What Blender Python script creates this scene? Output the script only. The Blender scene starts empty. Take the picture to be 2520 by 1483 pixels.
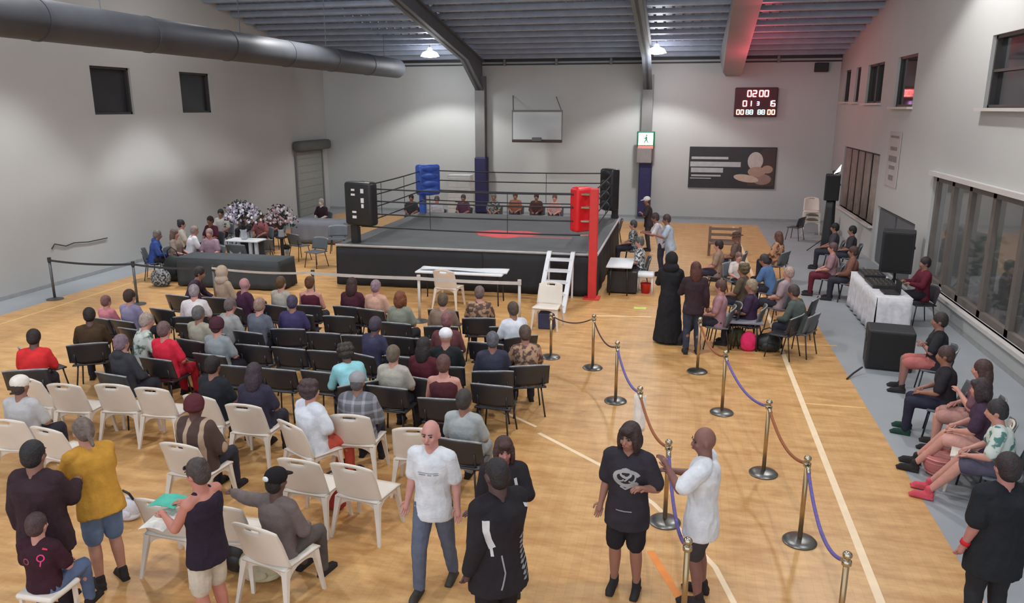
import bpy, bmesh, math, random
import numpy as np
from mathutils import Vector, Matrix, noise
from mathutils.bvhtree import BVHTree
rnd = random.Random(7)
D = bpy.data; COL = bpy.context.scene.collection
SC = bpy.context.scene
rad = math.radians
# ------------------------------------------------------------------ camera
CAM_H = 4.5; FPX = 1900.0
PIT = math.atan(476/FPX); YAW = math.atan(430*math.cos(PIT)/FPX)
cF = Vector((-math.sin(YAW)*math.cos(PIT), math.cos(YAW)*math.cos(PIT), -math.sin(PIT)))
cR = Vector((math.cos(YAW), math.sin(YAW), 0)); cU = cR.cross(cF)
cam = D.objects.new('camera', D.cameras.new('camera')); COL.objects.link(cam)
cam.data.sensor_width = 36; cam.data.lens = FPX*36/2520; cam.data.clip_end = 200
m = Matrix((cR, cU, -cF)).transposed().to_4x4(); m.translation = (0, 0, CAM_H); cam.matrix_world = m
SC.camera = cam
def ray(px, py): return cF + cR*((px-1260)/FPX) - cU*((py-741.5)/FPX)
def at(px, py, z=0.0):
    """world point at height z seen at a pixel of the photograph"""
    d = ray(px, py); t = (z-CAM_H)/d.z
    return Vector((0, 0, CAM_H)) + d*t
def atx(px, py, X):
    d = ray(px, py); return Vector((0, 0, CAM_H)) + d*(X/d.x)
def aty(px, py, Y):
    d = ray(px, py); return Vector((0, 0, CAM_H)) + d*(Y/d.y)
# ------------------------------------------------------------------ world, exposure, lamps
SC.view_settings.view_transform = 'Standard'; SC.view_settings.look = 'None'
SC.view_settings.gamma = 1.0; SC.view_settings.use_curve_mapping = False
SC.view_settings.exposure = 0.35
w = D.worlds.new('world'); SC.world = w; w.use_nodes = True
w.node_tree.nodes['Background'].inputs[0].default_value = (0.80, 0.86, 0.95, 1)
w.node_tree.nodes['Background'].inputs[1].default_value = 1.3
XL, XR, YB, YN = -15.85, 5.73, 33.05, -2.0
def roof(y): return 6.6 + 0.17*(YB-y)
def spot(x, y, z, power, size=122, col=(1, 0.99, 0.97)):
    l = D.lights.new('high_bay_or_wash_light', 'SPOT'); l.energy = power; l.spot_size = rad(size); l.spot_blend = 0.3
    l.shadow_soft_size = 0.22; l.color = col
    o = D.objects.new('high_bay_or_wash_light', l); o.location = (x, y, z); COL.objects.link(o); return o
LAMPS = [(-9.95, 30.3), (-1.2, 30.3), (-9.95, 21.5), (-1.2, 21.5), (-9.95, 12.5), (-1.2, 12.5), (-9.95, 4.5), (-1.2, 4.5), (3.6, 17.0), (3.6, 8.0)]
for (x, y) in LAMPS:
    spot(x, y, roof(y)-0.62, 1450 if y < 26 else 1150)
    l = D.lights.new('roof_fill', 'POINT'); l.energy = 60; l.shadow_soft_size = .35; l.color = (.9, .95, 1)  # point fill added under each lamp to brighten the roof
    o = D.objects.new('roof_fill', l); o.location = (x, y, roof(y)-1.05); COL.objects.link(o)
WASH = [(-13.3, 20.6), (-13.3, 15.6), (-13.3, 10.4)]  # unseen lamps added to brighten the lower left wall
for (x, y) in WASH: spot(x, y, roof(y)-0.62, 2700, 70, (.93, .97, 1)).data.spot_blend = .45
# ------------------------------------------------------------------ materials
MATS = {}
def mat(name, col=(.5, .5, .5), rough=.6, metal=0, var=.08, scale=6, bump=0.0, bscale=60, emit=0, spec=.5, build=None, trans=0, alpha=1):
    if name in MATS: return MATS[name]
    m = D.materials.new(name); MATS[name] = m; m.use_nodes = True
    nt = m.node_tree; b = nt.nodes['Principled BSDF']
    b.inputs['Roughness'].default_value = rough; b.inputs['Metallic'].default_value = metal
    b.inputs['Specular IOR Level'].default_value = spec
    b.inputs['Transmission Weight'].default_value = trans; b.inputs['Alpha'].default_value = alpha
    c = (*col, 1)
    if emit:
        b.inputs['Base Color'].default_value = c
        b.inputs['Emission Color'].default_value = c; b.inputs['Emission Strength'].default_value = emit
    elif build: build(nt, b, col)
    else:
        tc = nt.nodes.new('ShaderNodeTexCoord'); n = nt.nodes.new('ShaderNodeTexNoise')
        n.inputs['Scale'].default_value = scale; n.inputs['Detail'].default_value = 3
        nt.links.new(tc.outputs['Object'], n.inputs['Vector'])
        r = nt.nodes.new('ShaderNodeValToRGB')
        r.color_ramp.elements[0].position = .3; r.color_ramp.elements[1].position = .7
        r.color_ramp.elements[0].color = (*[max(0, v*(1-var)) for v in col], 1)
        r.color_ramp.elements[1].color = (*[min(1, v*(1+var)) for v in col], 1)
        nt.links.new(n.outputs['Fac'], r.inputs[0]); nt.links.new(r.outputs[0], b.inputs['Base Color'])
        if bump:
            n2 = nt.nodes.new('ShaderNodeTexNoise'); n2.inputs['Scale'].default_value = bscale
            nt.links.new(tc.outputs['Object'], n2.inputs['Vector'])
            bp = nt.nodes.new('ShaderNodeBump'); bp.inputs['Strength'].default_value = bump; bp.inputs['Distance'].default_value = .02
            nt.links.new(n2.outputs['Fac'], bp.inputs['Height']); nt.links.new(bp.outputs[0], b.inputs['Normal'])
    return m
def lin(r, g, b):
    f = lambda c: ((c/255+.055)/1.055)**2.4 if c > 10 else c/255/12.92
    return (f(r), f(g), f(b))
def rgb(r, g, b, kind='cloth'):
    """a cloth / skin / plastic material of that sRGB colour"""
    n = '%s_%d_%d_%d' % (kind, r, g, b)
    if kind == 'skin': return mat(n, lin(r, g, b), .55, var=.06, scale=14)
    if kind == 'hair': return mat(n, lin(r, g, b), .6, var=.35, scale=30, bump=.5, bscale=90)
    if kind == 'plastic': return mat(n, lin(r, g, b), .38, var=.04, scale=5)
    if kind == 'metal': return mat(n, lin(r, g, b), .3, 1, var=.05)
    return mat(n, lin(r, g, b), .85, var=.13, scale=9, bump=.25, bscale=45, spec=.2)
def wood(nt, b, col):
    tc = nt.nodes.new('ShaderNodeTexCoord'); L = nt.links.new
    br = nt.nodes.new('ShaderNodeTexBrick'); mp = nt.nodes.new('ShaderNodeMapping')
    mp.inputs['Rotation'].default_value[2] = math.pi/2
    L(tc.outputs['Object'], mp.inputs[0]); L(mp.outputs[0], br.inputs[0])
    br.inputs['Scale'].default_value = 1; br.inputs['Brick Width'].default_value = 1.6; br.inputs['Row Height'].default_value = .09
    br.inputs['Mortar Size'].default_value = .002; br.inputs['Bias'].default_value = 0
    br.inputs['Color1'].default_value = (*[c*1.03 for c in col], 1); br.inputs['Color2'].default_value = (*[c*.96 for c in col], 1)
    br.inputs['Mortar'].default_value = (*[c*.84 for c in col], 1)
    n = nt.nodes.new('ShaderNodeTexNoise'); n.inputs['Scale'].default_value = 2.2; n.inputs['Detail'].default_value = 7; n.inputs['Roughness'].default_value = .65
    m2 = nt.nodes.new('ShaderNodeMapping'); m2.inputs['Scale'].default_value = (.8, 2.6, 1)
    L(tc.outputs['Object'], m2.inputs[0]); L(m2.outputs[0], n.inputs['Vector'])
    r = nt.nodes.new('ShaderNodeValToRGB'); r.color_ramp.elements[0].position = .34; r.color_ramp.elements[1].position = .68
    r.color_ramp.elements[0].color = (.78, .64, .50, 1); r.color_ramp.elements[1].color = (1.12, 1.12, 1.1, 1)
    L(n.outputs['Fac'], r.inputs[0])
    mx = nt.nodes.new('ShaderNodeMix'); mx.data_type = 'RGBA'; mx.blend_type = 'MULTIPLY'; mx.inputs[0].default_value = 1
    L(br.outputs['Color'], mx.inputs[6]); L(r.outputs[0], mx.inputs[7]); L(mx.outputs[2], b.inputs['Base Color'])
    L(n.outputs['Fac'], b.inputs['Roughness'])
    rr = nt.nodes.new('ShaderNodeMapRange'); rr.inputs[3].default_value = .28; rr.inputs[4].default_value = .5
    L(n.outputs['Fac'], rr.inputs[0]); L(rr.outputs[0], b.inputs['Roughness'])
def plaid(nt, b, col):
    tc = nt.nodes.new('ShaderNodeTexCoord'); L = nt.links.new
    sx = nt.nodes.new('ShaderNodeSeparateXYZ'); L(tc.outputs['Object'], sx.inputs[0])
    outs = []
    for ax in (0, 2):
        mu = nt.nodes.new('ShaderNodeMath'); mu.operation = 'MULTIPLY'; mu.inputs[1].default_value = 8
        L(sx.outputs[ax], mu.inputs[0])
        fr = nt.nodes.new('ShaderNodeMath'); fr.operation = 'FRACT'; L(mu.outputs[0], fr.inputs[0])
        gt = nt.nodes.new('ShaderNodeMath'); gt.operation = 'GREATER_THAN'; gt.inputs[1].default_value = .72; L(fr.outputs[0], gt.inputs[0]); outs.append(gt)
    ad = nt.nodes.new('ShaderNodeMath'); ad.operation = 'ADD'; L(outs[0].outputs[0], ad.inputs[0]); L(outs[1].outputs[0], ad.inputs[1])
    hv = nt.nodes.new('ShaderNodeMath'); hv.operation = 'MULTIPLY'; hv.inputs[1].default_value = .5; L(ad.outputs[0], hv.inputs[0])
    mx = nt.nodes.new('ShaderNodeMix'); mx.data_type = 'RGBA'; L(hv.outputs[0], mx.inputs[0])
    mx.inputs[6].default_value = (*col, 1); mx.inputs[7].default_value = (*[min(1, c*2.6) for c in col], 1)
    L(mx.outputs[2], b.inputs['Base Color'])
def stripes(nt, b, col, axis=0, freq=5.5, th=.7, c2=lin(176, 150, 128)):
    tc = nt.nodes.new('ShaderNodeTexCoord'); L = nt.links.new
    sx = nt.nodes.new('ShaderNodeSeparateXYZ'); L(tc.outputs['Object'], sx.inputs[0])
    mu = nt.nodes.new('ShaderNodeMath'); mu.operation = 'MULTIPLY'; mu.inputs[1].default_value = freq; L(sx.outputs[axis], mu.inputs[0])
    fr = nt.nodes.new('ShaderNodeMath'); fr.operation = 'FRACT'; L(mu.outputs[0], fr.inputs[0])
    gt = nt.nodes.new('ShaderNodeMath'); gt.operation = 'GREATER_THAN'; gt.inputs[1].default_value = th; L(fr.outputs[0], gt.inputs[0])
    mx = nt.nodes.new('ShaderNodeMix'); mx.data_type = 'RGBA'; L(gt.outputs[0], mx.inputs[0])
    mx.inputs[6].default_value = (*col, 1); mx.inputs[7].default_value = (*c2, 1); L(mx.outputs[2], b.inputs['Base Color'])
def blotch(c2, scale=16, lo=.45, hi=.55):
    def f(nt, b, col):
        tc = nt.nodes.new('ShaderNodeTexCoord'); L = nt.links.new
        n = nt.nodes.new('ShaderNodeTexNoise'); n.inputs['Scale'].default_value = scale; n.inputs['Detail'].default_value = 4
        L(tc.outputs['Object'], n.inputs['Vector'])
        r = nt.nodes.new('ShaderNodeValToRGB'); r.color_ramp.elements[0].position = lo; r.color_ramp.elements[1].position = hi
        r.color_ramp.elements[0].color = (*col, 1); r.color_ramp.elements[1].color = (*c2, 1)
        L(n.outputs['Fac'], r.inputs[0]); L(r.outputs[0], b.inputs['Base Color'])
    return f
PLAID = mat('plaid_flannel', lin(104, 104, 110), .9, build=plaid)
PONCHO = mat('striped_knit', lin(78, 58, 52), .9, build=stripes)
CAMO = mat('mottled_grey_print', lin(50, 52, 54), .9, build=blotch(lin(165, 168, 170), 22))
FLORAL = mat('brown_floral_print', lin(88, 66, 60), .9, build=blotch(lin(176, 140, 112), 14))
GREENW = mat('white_green_print', lin(196, 204, 196), .9, build=blotch(lin(70, 92, 78), 7, .52, .6))
WALL = mat('wall_paint', lin(186, 189, 188), .8, var=.035, scale=.5, bump=.04, bscale=20)
WALL2 = mat('side_wall_paint', lin(182, 182, 180), .8, var=.04, scale=.4, bump=.04, bscale=20)
WOOD = mat('gym_floor_wood', lin(208, 166, 112), .4, build=wood)
GREYFLOOR = mat('grey_floor_paint', lin(150, 154, 158), .5, var=.06, scale=1.2)
STEEL = mat('painted_steel', lin(96, 99, 106), .5, var=.08, scale=2)
STEEL2 = mat('column_paint', lin(118, 118, 118), .55, var=.06, scale=2)
ROOFM = mat('roof_sheet', lin(128, 142, 166), .4, .1, var=.16, scale=1.4)
PURL = mat('purlin_steel', lin(164, 172, 188), .4, .1, var=.1, scale=2)
DARK = mat('matt_black', lin(36, 36, 40), .6, var=.1)
CANVAS = mat('ring_canvas', lin(92, 94, 96), .8, var=.09, scale=1.4)
SKIRT = mat('ring_skirt_cloth', lin(38, 38, 43), .75, var=.12, scale=3)
BLACKV = mat('black_vinyl', lin(34, 35, 38), .4, var=.12, scale=4)
REDV = mat('red_vinyl', lin(214, 28, 38), .4, var=.07, scale=4)
REDP = mat('red_post_paint', lin(206, 52, 50), .5, var=.05)
BLUEV = mat('blue_vinyl', lin(52, 84, 168), .4, var=.25, scale=6)
NAVY = mat('navy_padding', lin(44, 42, 88), .6, var=.1)
WHITE = mat('white_print', lin(226, 228, 230), .6, var=.02)
WPLAST = mat('white_plastic', lin(222, 212, 200), .42, var=.05, scale=4)
BPLAST = mat('black_plastic', lin(50, 50, 55), .36, var=.08, scale=4)
CHROME = mat('chrome', lin(190, 180, 160), .22, 1, var=.04)
IRON = mat('stanchion_base_iron', lin(112, 112, 110), .35, .9, var=.12, scale=12)
LEGM = mat('chair_leg_steel', lin(70, 70, 74), .35, .8, var=.05)
PURPLE = mat('purple_rope_velvet', lin(104, 92, 160), .8, var=.12, scale=30, bump=.6, bscale=80)
BROWNR = mat('brown_rope_velvet', lin(150, 88, 54), .8, var=.12, scale=30, bump=.6, bscale=80)
GLASSD = mat('dark_window_glass', lin(40, 41, 44), .06, var=.25, scale=1.3, spec=.8)
GLASSL = mat('left_window_glass', lin(44, 43, 47), .3, var=.15, scale=1.0, spec=.4)
# ------------------------------------------------------------------ mesh builder
def perp(d):
    a = Vector((0, 0, 1)) if abs(d.z) < .9 else Vector((0, 1, 0))
    u = d.cross(a).normalized(); return u, d.cross(u).normalized()
class MB:
    def __init__(s): s.v = []; s.f = []; s.mi = []; s.m = 0
    def add(s, vs, fs):
        o = len(s.v); s.v += [tuple(v) for v in vs]
        s.f += [tuple(i+o for i in f) for f in fs]; s.mi += [s.m]*len(fs); return s
    def box(s, c, d, R=None):
        c = Vector(c); vs = []
        for i in range(8):
            p = Vector(((i & 1)-.5, ((i >> 1) & 1)-.5, ((i >> 2) & 1)-.5)); p = Vector((p.x*d[0], p.y*d[1], p.z*d[2]))
            if R: p = R @ p
            vs.append(c+p)
        return s.add(vs, [(0, 2, 3, 1), (4, 5, 7, 6), (0, 1, 5, 4), (2, 6, 7, 3), (0, 4, 6, 2), (1, 3, 7, 5)])
    def rbox(s, c, d, r=.02, R=None, seg=2):
        bm = bmesh.new(); bmesh.ops.create_cube(bm, size=1)
        for v in bm.verts: v.co = Vector((v.co.x*d[0], v.co.y*d[1], v.co.z*d[2]))
        bmesh.ops.bevel(bm, geom=bm.edges[:], offset=min(r, min(d)*.45), segments=seg, profile=.5, affect='EDGES')
        vs = [(Vector(c)+(R @ v.co if R else v.co)) for v in bm.verts]; bm.verts.index_update()
        fs = [[v.index for v in f.verts] for f in bm.faces]; bm.free(); return s.add(vs, fs)
    def loft(s, rings, cap=True):
        n = len(rings[0]); vs = [p for r in rings for p in r]; fs = []
        for i in range(len(rings)-1):
            for j in range(n):
                k = (j+1) % n; fs.append((i*n+j, i*n+k, (i+1)*n+k, (i+1)*n+j))
        if cap: fs.append(tuple(range(n))[::-1]); fs.append(tuple((len(rings)-1)*n+j for j in range(n)))
        return s.add(vs, fs)
    def tube(s, pts, r, n=8, cap=True):
        pts = [Vector(p) for p in pts]; rs = r if isinstance(r, (list, tuple)) else [r]*len(pts); rings = []
        u = None
        for i, p in enumerate(pts):
            d = (pts[min(i+1, len(pts)-1)]-pts[max(i-1, 0)]).normalized()
            if u is None: u, w_ = perp(d)
            else:
                u = (u-d*u.dot(d)).normalized(); w_ = d.cross(u)
            rings.append([p+(u*math.cos(2*math.pi*j/n)+w_*math.sin(2*math.pi*j/n))*rs[i] for j in range(n)])
        return s.loft(rings, cap)
    def capsule(s, a, b, ra, rb, n=12):
        a = Vector(a); b = Vector(b); d = (b-a)
        if d.length < 1e-5: d = Vector((0, 0, 1e-3))
        d.normalize()
        pts = []; rs = []
        for t in (-90, -60, -30): pts.append(a+d*ra*math.sin(rad(t))); rs.append(max(.0008, ra*math.cos(rad(t))))
        pts.append(a); rs.append(ra); pts.append(b); rs.append(rb)
        for t in (30, 60, 90): pts.append(b+d*rb*math.sin(rad(t))); rs.append(max(.0008, rb*math.cos(rad(t))))
        u, w_ = perp(d)
        return s.loft([[p+(u*math.cos(2*math.pi*j/n)+w_*math.sin(2*math.pi*j/n))*r for j in range(n)] for p, r in zip(pts, rs)])
    def ell(s, c, r, R=None, n=14, k=9):
        c = Vector(c); rings = []
        for i in range(k+1):
            t = math.pi*i/k; z = -math.cos(t); q = max(.01, math.sin(t)); ring = []
            for j in range(n):
                p = Vector((r[0]*q*math.cos(2*math.pi*j/n), r[1]*q*math.sin(2*math.pi*j/n), r[2]*z))
                ring.append(c+(R @ p if R else p))
            rings.append(ring)
        return s.loft(rings)
    def lathe(s, prof, c=(0, 0, 0), n=20):
        c = Vector(c)
        return s.loft([[c+Vector((max(r, .0005)*math.cos(2*math.pi*j/n), max(r, .0005)*math.sin(2*math.pi*j/n), z)) for j in range(n)] for r, z in prof])
    def prism(s, poly, ax, a, b):
        """polygon extruded along axis ax ('x','y','z') from a to b"""
        f = {'x': lambda p, t: (t, p[0], p[1]), 'y': lambda p, t: (p[0], t, p[1]), 'z': lambda p, t: (p[0], p[1], t)}[ax]
        return s.loft([[Vector(f(p, a)) for p in poly], [Vector(f(p, b)) for p in poly]])
    def sheet(s, fn, nu, nv, th, skip=()):
        """grid surface fn(u,v)->point, u,v in 0..1, thickened; cells listed in skip are left open"""
        g = [[Vector(fn(i/nu, j/nv)) for j in range(nv+1)] for i in range(nu+1)]
        nrm = [[None]*(nv+1) for _ in range(nu+1)]
        for i in range(nu+1):
            for j in range(nv+1):
                a = g[min(i+1, nu)][j]-g[max(i-1, 0)][j]; b = g[i][min(j+1, nv)]-g[i][max(j-1, 0)]
                c = a.cross(b); nrm[i][j] = c.normalized() if c.length > 1e-9 else Vector((0, 0, 1))
        o = len(s.v); N = (nu+1)*(nv+1); ix = lambda i, j, k: k*N+i*(nv+1)+j
        vs = [g[i][j]+nrm[i][j]*(th/2) for i in range(nu+1) for j in range(nv+1)]+[g[i][j]-nrm[i][j]*(th/2) for i in range(nu+1) for j in range(nv+1)]
        fs = []; ok = lambda i, j: 0 <= i < nu and 0 <= j < nv and (i, j) not in skip
        for i in range(nu):
            for j in range(nv):
                if not ok(i, j): continue
                fs.append((ix(i, j, 0), ix(i+1, j, 0), ix(i+1, j+1, 0), ix(i, j+1, 0)))
                fs.append((ix(i, j, 1), ix(i, j+1, 1), ix(i+1, j+1, 1), ix(i+1, j, 1)))
                for (di, dj, p, q) in ((-1, 0, (i, j), (i, j+1)), (1, 0, (i+1, j+1), (i+1, j)), (0, -1, (i+1, j), (i, j)), (0, 1, (i, j+1), (i+1, j+1))):
                    if not ok(i+di, j+dj): fs.append((ix(*p, 1), ix(*p, 0), ix(*q, 0), ix(*q, 1)))
        return s.add(vs, fs)
    def mesh(s, name, smooth=False, slots=1):
        me = D.meshes.new(name); me.from_pydata(s.v, [], s.f)
        for _ in range(slots): me.materials.append(None)
        if any(s.mi): me.polygons.foreach_set('material_index', s.mi)
        if smooth: me.polygons.foreach_set('use_smooth', [True]*len(me.polygons))
        me.validate(); me.update()
        bm = bmesh.new(); bm.from_mesh(me); bmesh.ops.recalc_face_normals(bm, faces=bm.faces[:]); bm.to_mesh(me); bm.free()
        if smooth == 'auto':
            me.set_sharp_from_angle(angle=rad(38))
        return me
def put(name, me, mats, parent=None, loc=None, rot=None, scale=None):
    o = D.objects.new(name, me); COL.objects.link(o)
    if parent: o.parent = parent
    if not isinstance(mats, (list, tuple)): mats = [mats]
    for i, mt in enumerate(mats):
        if i < len(o.material_slots):
            o.material_slots[i].link = 'OBJECT'; o.material_slots[i].material = mt
    if loc is not None: o.location = loc
    if rot is not None: o.rotation_euler = rot
    if scale is not None: o.scale = scale
    return o
def part(name, mb, mt, parent=None, smooth=False, **k):
    return put(name, mb.mesh(name, smooth), mt, parent, **k)
def struct(name, mb, mt, smooth=False):
    o = part(name, mb, mt, None, smooth); o['kind'] = 'structure'; return o
def sub(o, p):
    """make o a sub-part of p, both already placed under the same thing"""
    o.parent = p; o.matrix_parent_inverse = p.matrix_basis.inverted(); return o
def thing(name, label, cat, loc=(0, 0, 0), rz=0, group=None, scale=1):
    o = D.objects.new(name, None); COL.objects.link(o); o.location = loc; o.rotation_euler = (0, 0, rz); o.scale = (scale,)*3
    o.empty_display_size = .1
    o['label'] = label; o['category'] = cat
    if group: o['group'] = group
    return o
def tag(o, label, cat, group=None, kind=None):
    o['label'] = label; o['category'] = cat
    if group: o['group'] = group
    if kind: o['kind'] = kind
    return o
def b1(c, d, R=None): return MB().box(c, d, R)
def bb(x0, x1, y0, y1, z0, z1): return MB().box(((x0+x1)/2, (y0+y1)/2, (z0+z1)/2), (x1-x0, y1-y0, z1-z0))
# ================================================================== SETTING
fl = struct('floor', bb(-14.75, 2.97, YN, 31.75, -.1, 0), WOOD)
for (x0, x1, y0, y1) in ((XL-.3, -14.75, YN, YB+.3), (2.97, XR+.3, YN, YB+.3), (-14.75, 2.97, 31.75, YB+.3)):
    part('grey_margin', bb(x0, x1, y0, y1, -.1, -.001), GREYFLOOR, fl)
LINEW = mat('court_line_white', lin(240, 214, 178), .5, var=.05); LINEY = mat('court_line_yellow', lin(226, 184, 118), .5, var=.04)
LINEO = mat('court_line_orange', lin(232, 138, 58), .5, var=.05)
def line(pts, wd, mt):
    mb = MB(); pts = [Vector((p[0], p[1], 0)) for p in pts]; v = []
    for i, p in enumerate(pts):
        d = (pts[min(i+1, len(pts)-1)]-pts[max(i-1, 0)]).normalized(); n = Vector((-d.y, d.x, 0))*wd/2
        v += [p+n+Vector((0, 0, .0015)), p-n+Vector((0, 0, .0015)), p+n, p-n]
    fs = []
    for i in range(len(pts)-1):
        a = 4*i; fs += [(a, a+1, a+5, a+4), (a, a+4, a+6, a+2), (a+1, a+3, a+7, a+5)]
    mb.add(v, fs); part('court_line', mb, mt, fl)
line([(2.02, 5), (2.02, 31.2)], .085, LINEW); line([(-14.15, 2), (-14.15, 30)], .06, LINEY)
line([(2.06, 12.1), (2.95, 12.1)], .045, LINEY)
a, b = at(1326, 1065), at(1480, 1145); c, d_, e_ = at(1610, 1240), at(1760, 1395), at(1815, 1500)
line([a, b, c, at(1690, 1320), d_, e_], .06, LINEW)
line([at(1600, 1355), at(1672, 1470)], .08, LINEO)
line([at(1455, 776), at(1602, 779)], .05, LINEW); line([at(1930, 846), at(2060, 850)], .05, LINEY)
line([at(1320, 1050), at(1180, 985)], .05, LINEW)
struct('wall_back', bb(XL-.3, XR+.3, YB, YB+.3, -.1, 7.2), WALL)
def wall_open(name, X, side, opens, mt, z1=13):
    """side wall with rectangular openings (y0,y1,z0,z1); the wall fills the rest"""
    x0, x1 = (X-.3, X) if side < 0 else (X, X+.3); mb = MB()
    ys = sorted({YN, YB+.3} | {v for o in opens for v in o[:2]})
    for y0, y1 in zip(ys, ys[1:]):
        cuts = sorted([(o[2], o[3]) for o in opens if o[0] <= y0+1e-6 and o[1] >= y1-1e-6])
        z = -.1
        for a_, b_ in cuts:
            if a_ > z: mb.add(*_b(x0, x1, y0, y1, z, a_))
            z = b_
        mb.add(*_b(x0, x1, y0, y1, z, z1))
    return struct(name, mb, mt)
def _b(x0, x1, y0, y1, z0, z1):
    q = bb(x0, x1, y0, y1, z0, z1); return q.v, q.f
LW = [(18.85, 20.45, 4.32, 5.62), (22.75, 24.4, 4.35, 5.62)]
RW = [(31.0, 32.1, 4.72, 5.85), (29.3, 30.1, 4.7, 5.86), (26.0, 28.2, 4.65, 5.85), (22.5, 24.45, 4.53, 5.87), (13.6, 17.4, 4.5, 5.86),
      (25.3, 30.7, 1.0, 3.15), (20.9, 24.9, 0, 1.68), (8.0, 19.9, .5, 2.98)]
wall_open('wall_left', XL, -1, LW, WALL2); wall_open('wall_right', XR, 1, RW, WALL2)
# roof
rf = MB(); rf.add([(XL-.3, YN, roof(YN)), (XR+.3, YN, roof(YN)), (XR+.3, YB+.3, roof(YB+.3)), (XL-.3, YB+.3, roof(YB+.3)),
                   (XL-.3, YN, roof(YN)+.15), (XR+.3, YN, roof(YN)+.15), (XR+.3, YB+.3, roof(YB+.3)+.15), (XL-.3, YB+.3, roof(YB+.3)+.15)],
                  [(0, 1, 2, 3), (4, 7, 6, 5), (0, 4, 5, 1), (1, 5, 6, 2), (2, 6, 7, 3), (3, 7, 4, 0)])
ce = struct('ceiling', rf, ROOFM)
pm = MB().box((0, 0, 0), (XR-XL, .07, .15)).box((0, .05, -.07), (XR-XL, .1, .015)).mesh('purlin')
tilt = math.atan(-.17)
y = 32.6
while y > 6:
    put('purlin', pm, PURL, ce, ((XL+XR)/2, y, roof(y)-.11), (tilt, 0, 0)); y -= .82
ribs = MB()
for i in range(70):
    x = XL+.15+i*.308
    ribs.add([(x, YN, roof(YN)-.035), (x+.05, YN, roof(YN)-.035), (x+.05, YB, roof(YB)-.035), (x, YB, roof(YB)-.035),
              (x-.03, YN, roof(YN)+.01), (x+.08, YN, roof(YN)+.01), (x+.08, YB, roof(YB)+.01), (x-.03, YB, roof(YB)+.01)],
             [(0, 1, 2, 3), (0, 4, 5, 1), (1, 5, 6, 2), (2, 6, 7, 3), (3, 7, 4, 0)])
o = part('roof_sheet_rib', ribs, ROOFM, ce); o['kind'] = 'stuff'
# portal frames: steel rafter with deep haunch on a column in front of the back wall
def rafter(x, hw, d0, haunch, col=True):
    t = MB(); prof = []
    yb = YB-.1; ys = [yb, yb-haunch[0], 8]
    zt = [roof(v)-.2 for v in ys]; zb = [zt[0]-haunch[1], zt[1]-d0, zt[2]-d0]
    def seg(xa, xb, lo, hi):
        for i in range(2):
            v = [(xx, ys[k], zz) for xx in (xa, xb) for k, zz in ((i, lo[i]), (i, hi[i]), (i+1, hi[i+1]), (i+1, lo[i+1]))]
            t.add(v, [(0, 1, 2, 3), (7, 6, 5, 4), (0, 4, 5, 1), (1, 5, 6, 2), (2, 6, 7, 3), (3, 7, 4, 0)])
    seg(x-.05, x+.05, zb, zt)
    seg(x-hw, x+hw, zb, [v+.05 for v in zb]); seg(x-hw, x+hw, [v-.05 for v in zt], zt)
    return t
for i, (x, n) in enumerate(((-8.57, 1), (-1.56, 1))):
    r = struct('trim_%d' % (i+1), rafter(x, .17, .55, (2.6, 1.35)), STEEL)
    c = MB(); c.box((x, YB-.22, 2.9), (.05, .36, 5.8)).box((x, YB-.39, 2.9), (.42, .04, 5.8)).box((x, YB-.04, 2.9), (.42, .04, 5.8))
    c.box((x, YB-.23, 2.9), (.36, .3, 5.75))
    c.box((x, YB-.3, .01), (.6, .6, .02))
    part('column', c, STEEL2, r)
    p = MB().rbox((x+(.02), YB-.25, 1.25), (.52, .5, 2.3 if i else 2.4), .06); part('column_padding', p, NAVY, r)
# wide painted box beam on the right that ends on the back wall
bmx = MB(); X0, X1 = 1.15, 1.98
pts = [(YB, 5.72, 6.5), (YB-1.6, 5.8, roof(YB-1.6)-.2), (25, 7.42, roof(25)-.2), (10, 9.97, roof(10)-.2)]
rings = [[Vector((X0+(.3 if i == 0 else .12 if i == 1 else 0), q[0], q[1])), Vector((X1, q[0], q[1])), Vector((X1, q[0], q[2])), Vector((X0, q[0], q[2]))] for i, q in enumerate(pts)]
bmx.loft(rings); struct('trim_3', bmx, mat('box_beam_paint', lin(140, 134, 136), .5, var=.05, scale=2))
# wall plate / gutter strips at the top of the back wall
g = MB().box(((XL+XR)/2, YB-.06, 6.42), (XR-XL, .12, .1)); g2 = struct('trim_4', g, mat('dark_wall_plate', lin(44, 42, 46), .6))
part('lower_plate', MB().box(((XL+XR)/2, YB-.05, 6.26), (XR-XL, .1, .05)), mat('dark_wall_plate'), g2)
for x in (-7.55, -5.35, -3.1, 3.4): part('plate_bracket', MB().box((x, YB-.1, 6.38), (.1, .1, .34)), STEEL2, g2)
# duct
du = thing('air_duct', 'long round dark grey air duct running under the roof along the left wall', 'duct')
dk = mat('duct_paint', lin(74, 76, 82), .55, var=.18, scale=1.2)
for i in range(8):
    y0 = 30.3-i*3.0
    q = MB().tube([(-11.35, y0, 6.02), (-11.35, y0-2.97, 6.02)], .365, 28)
    if i == 0: q.ell((-11.35, 30.3, 6.02), (.365, .22, .365), n=24)
    part('duct_section', q, dk, du, 'auto')
    part('duct_collar', MB().tube([(-11.35, y0-2.94, 6.02), (-11.35, y0-3.02, 6.02)], .378, 28), dk, du, 'auto')
for y in (29, 24, 19, 14): part('hanger_rod', MB().tube([(-11.35, y, 6.3), (-11.35, y, roof(y)-.1)], .012, 6), STEEL, du)
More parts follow.
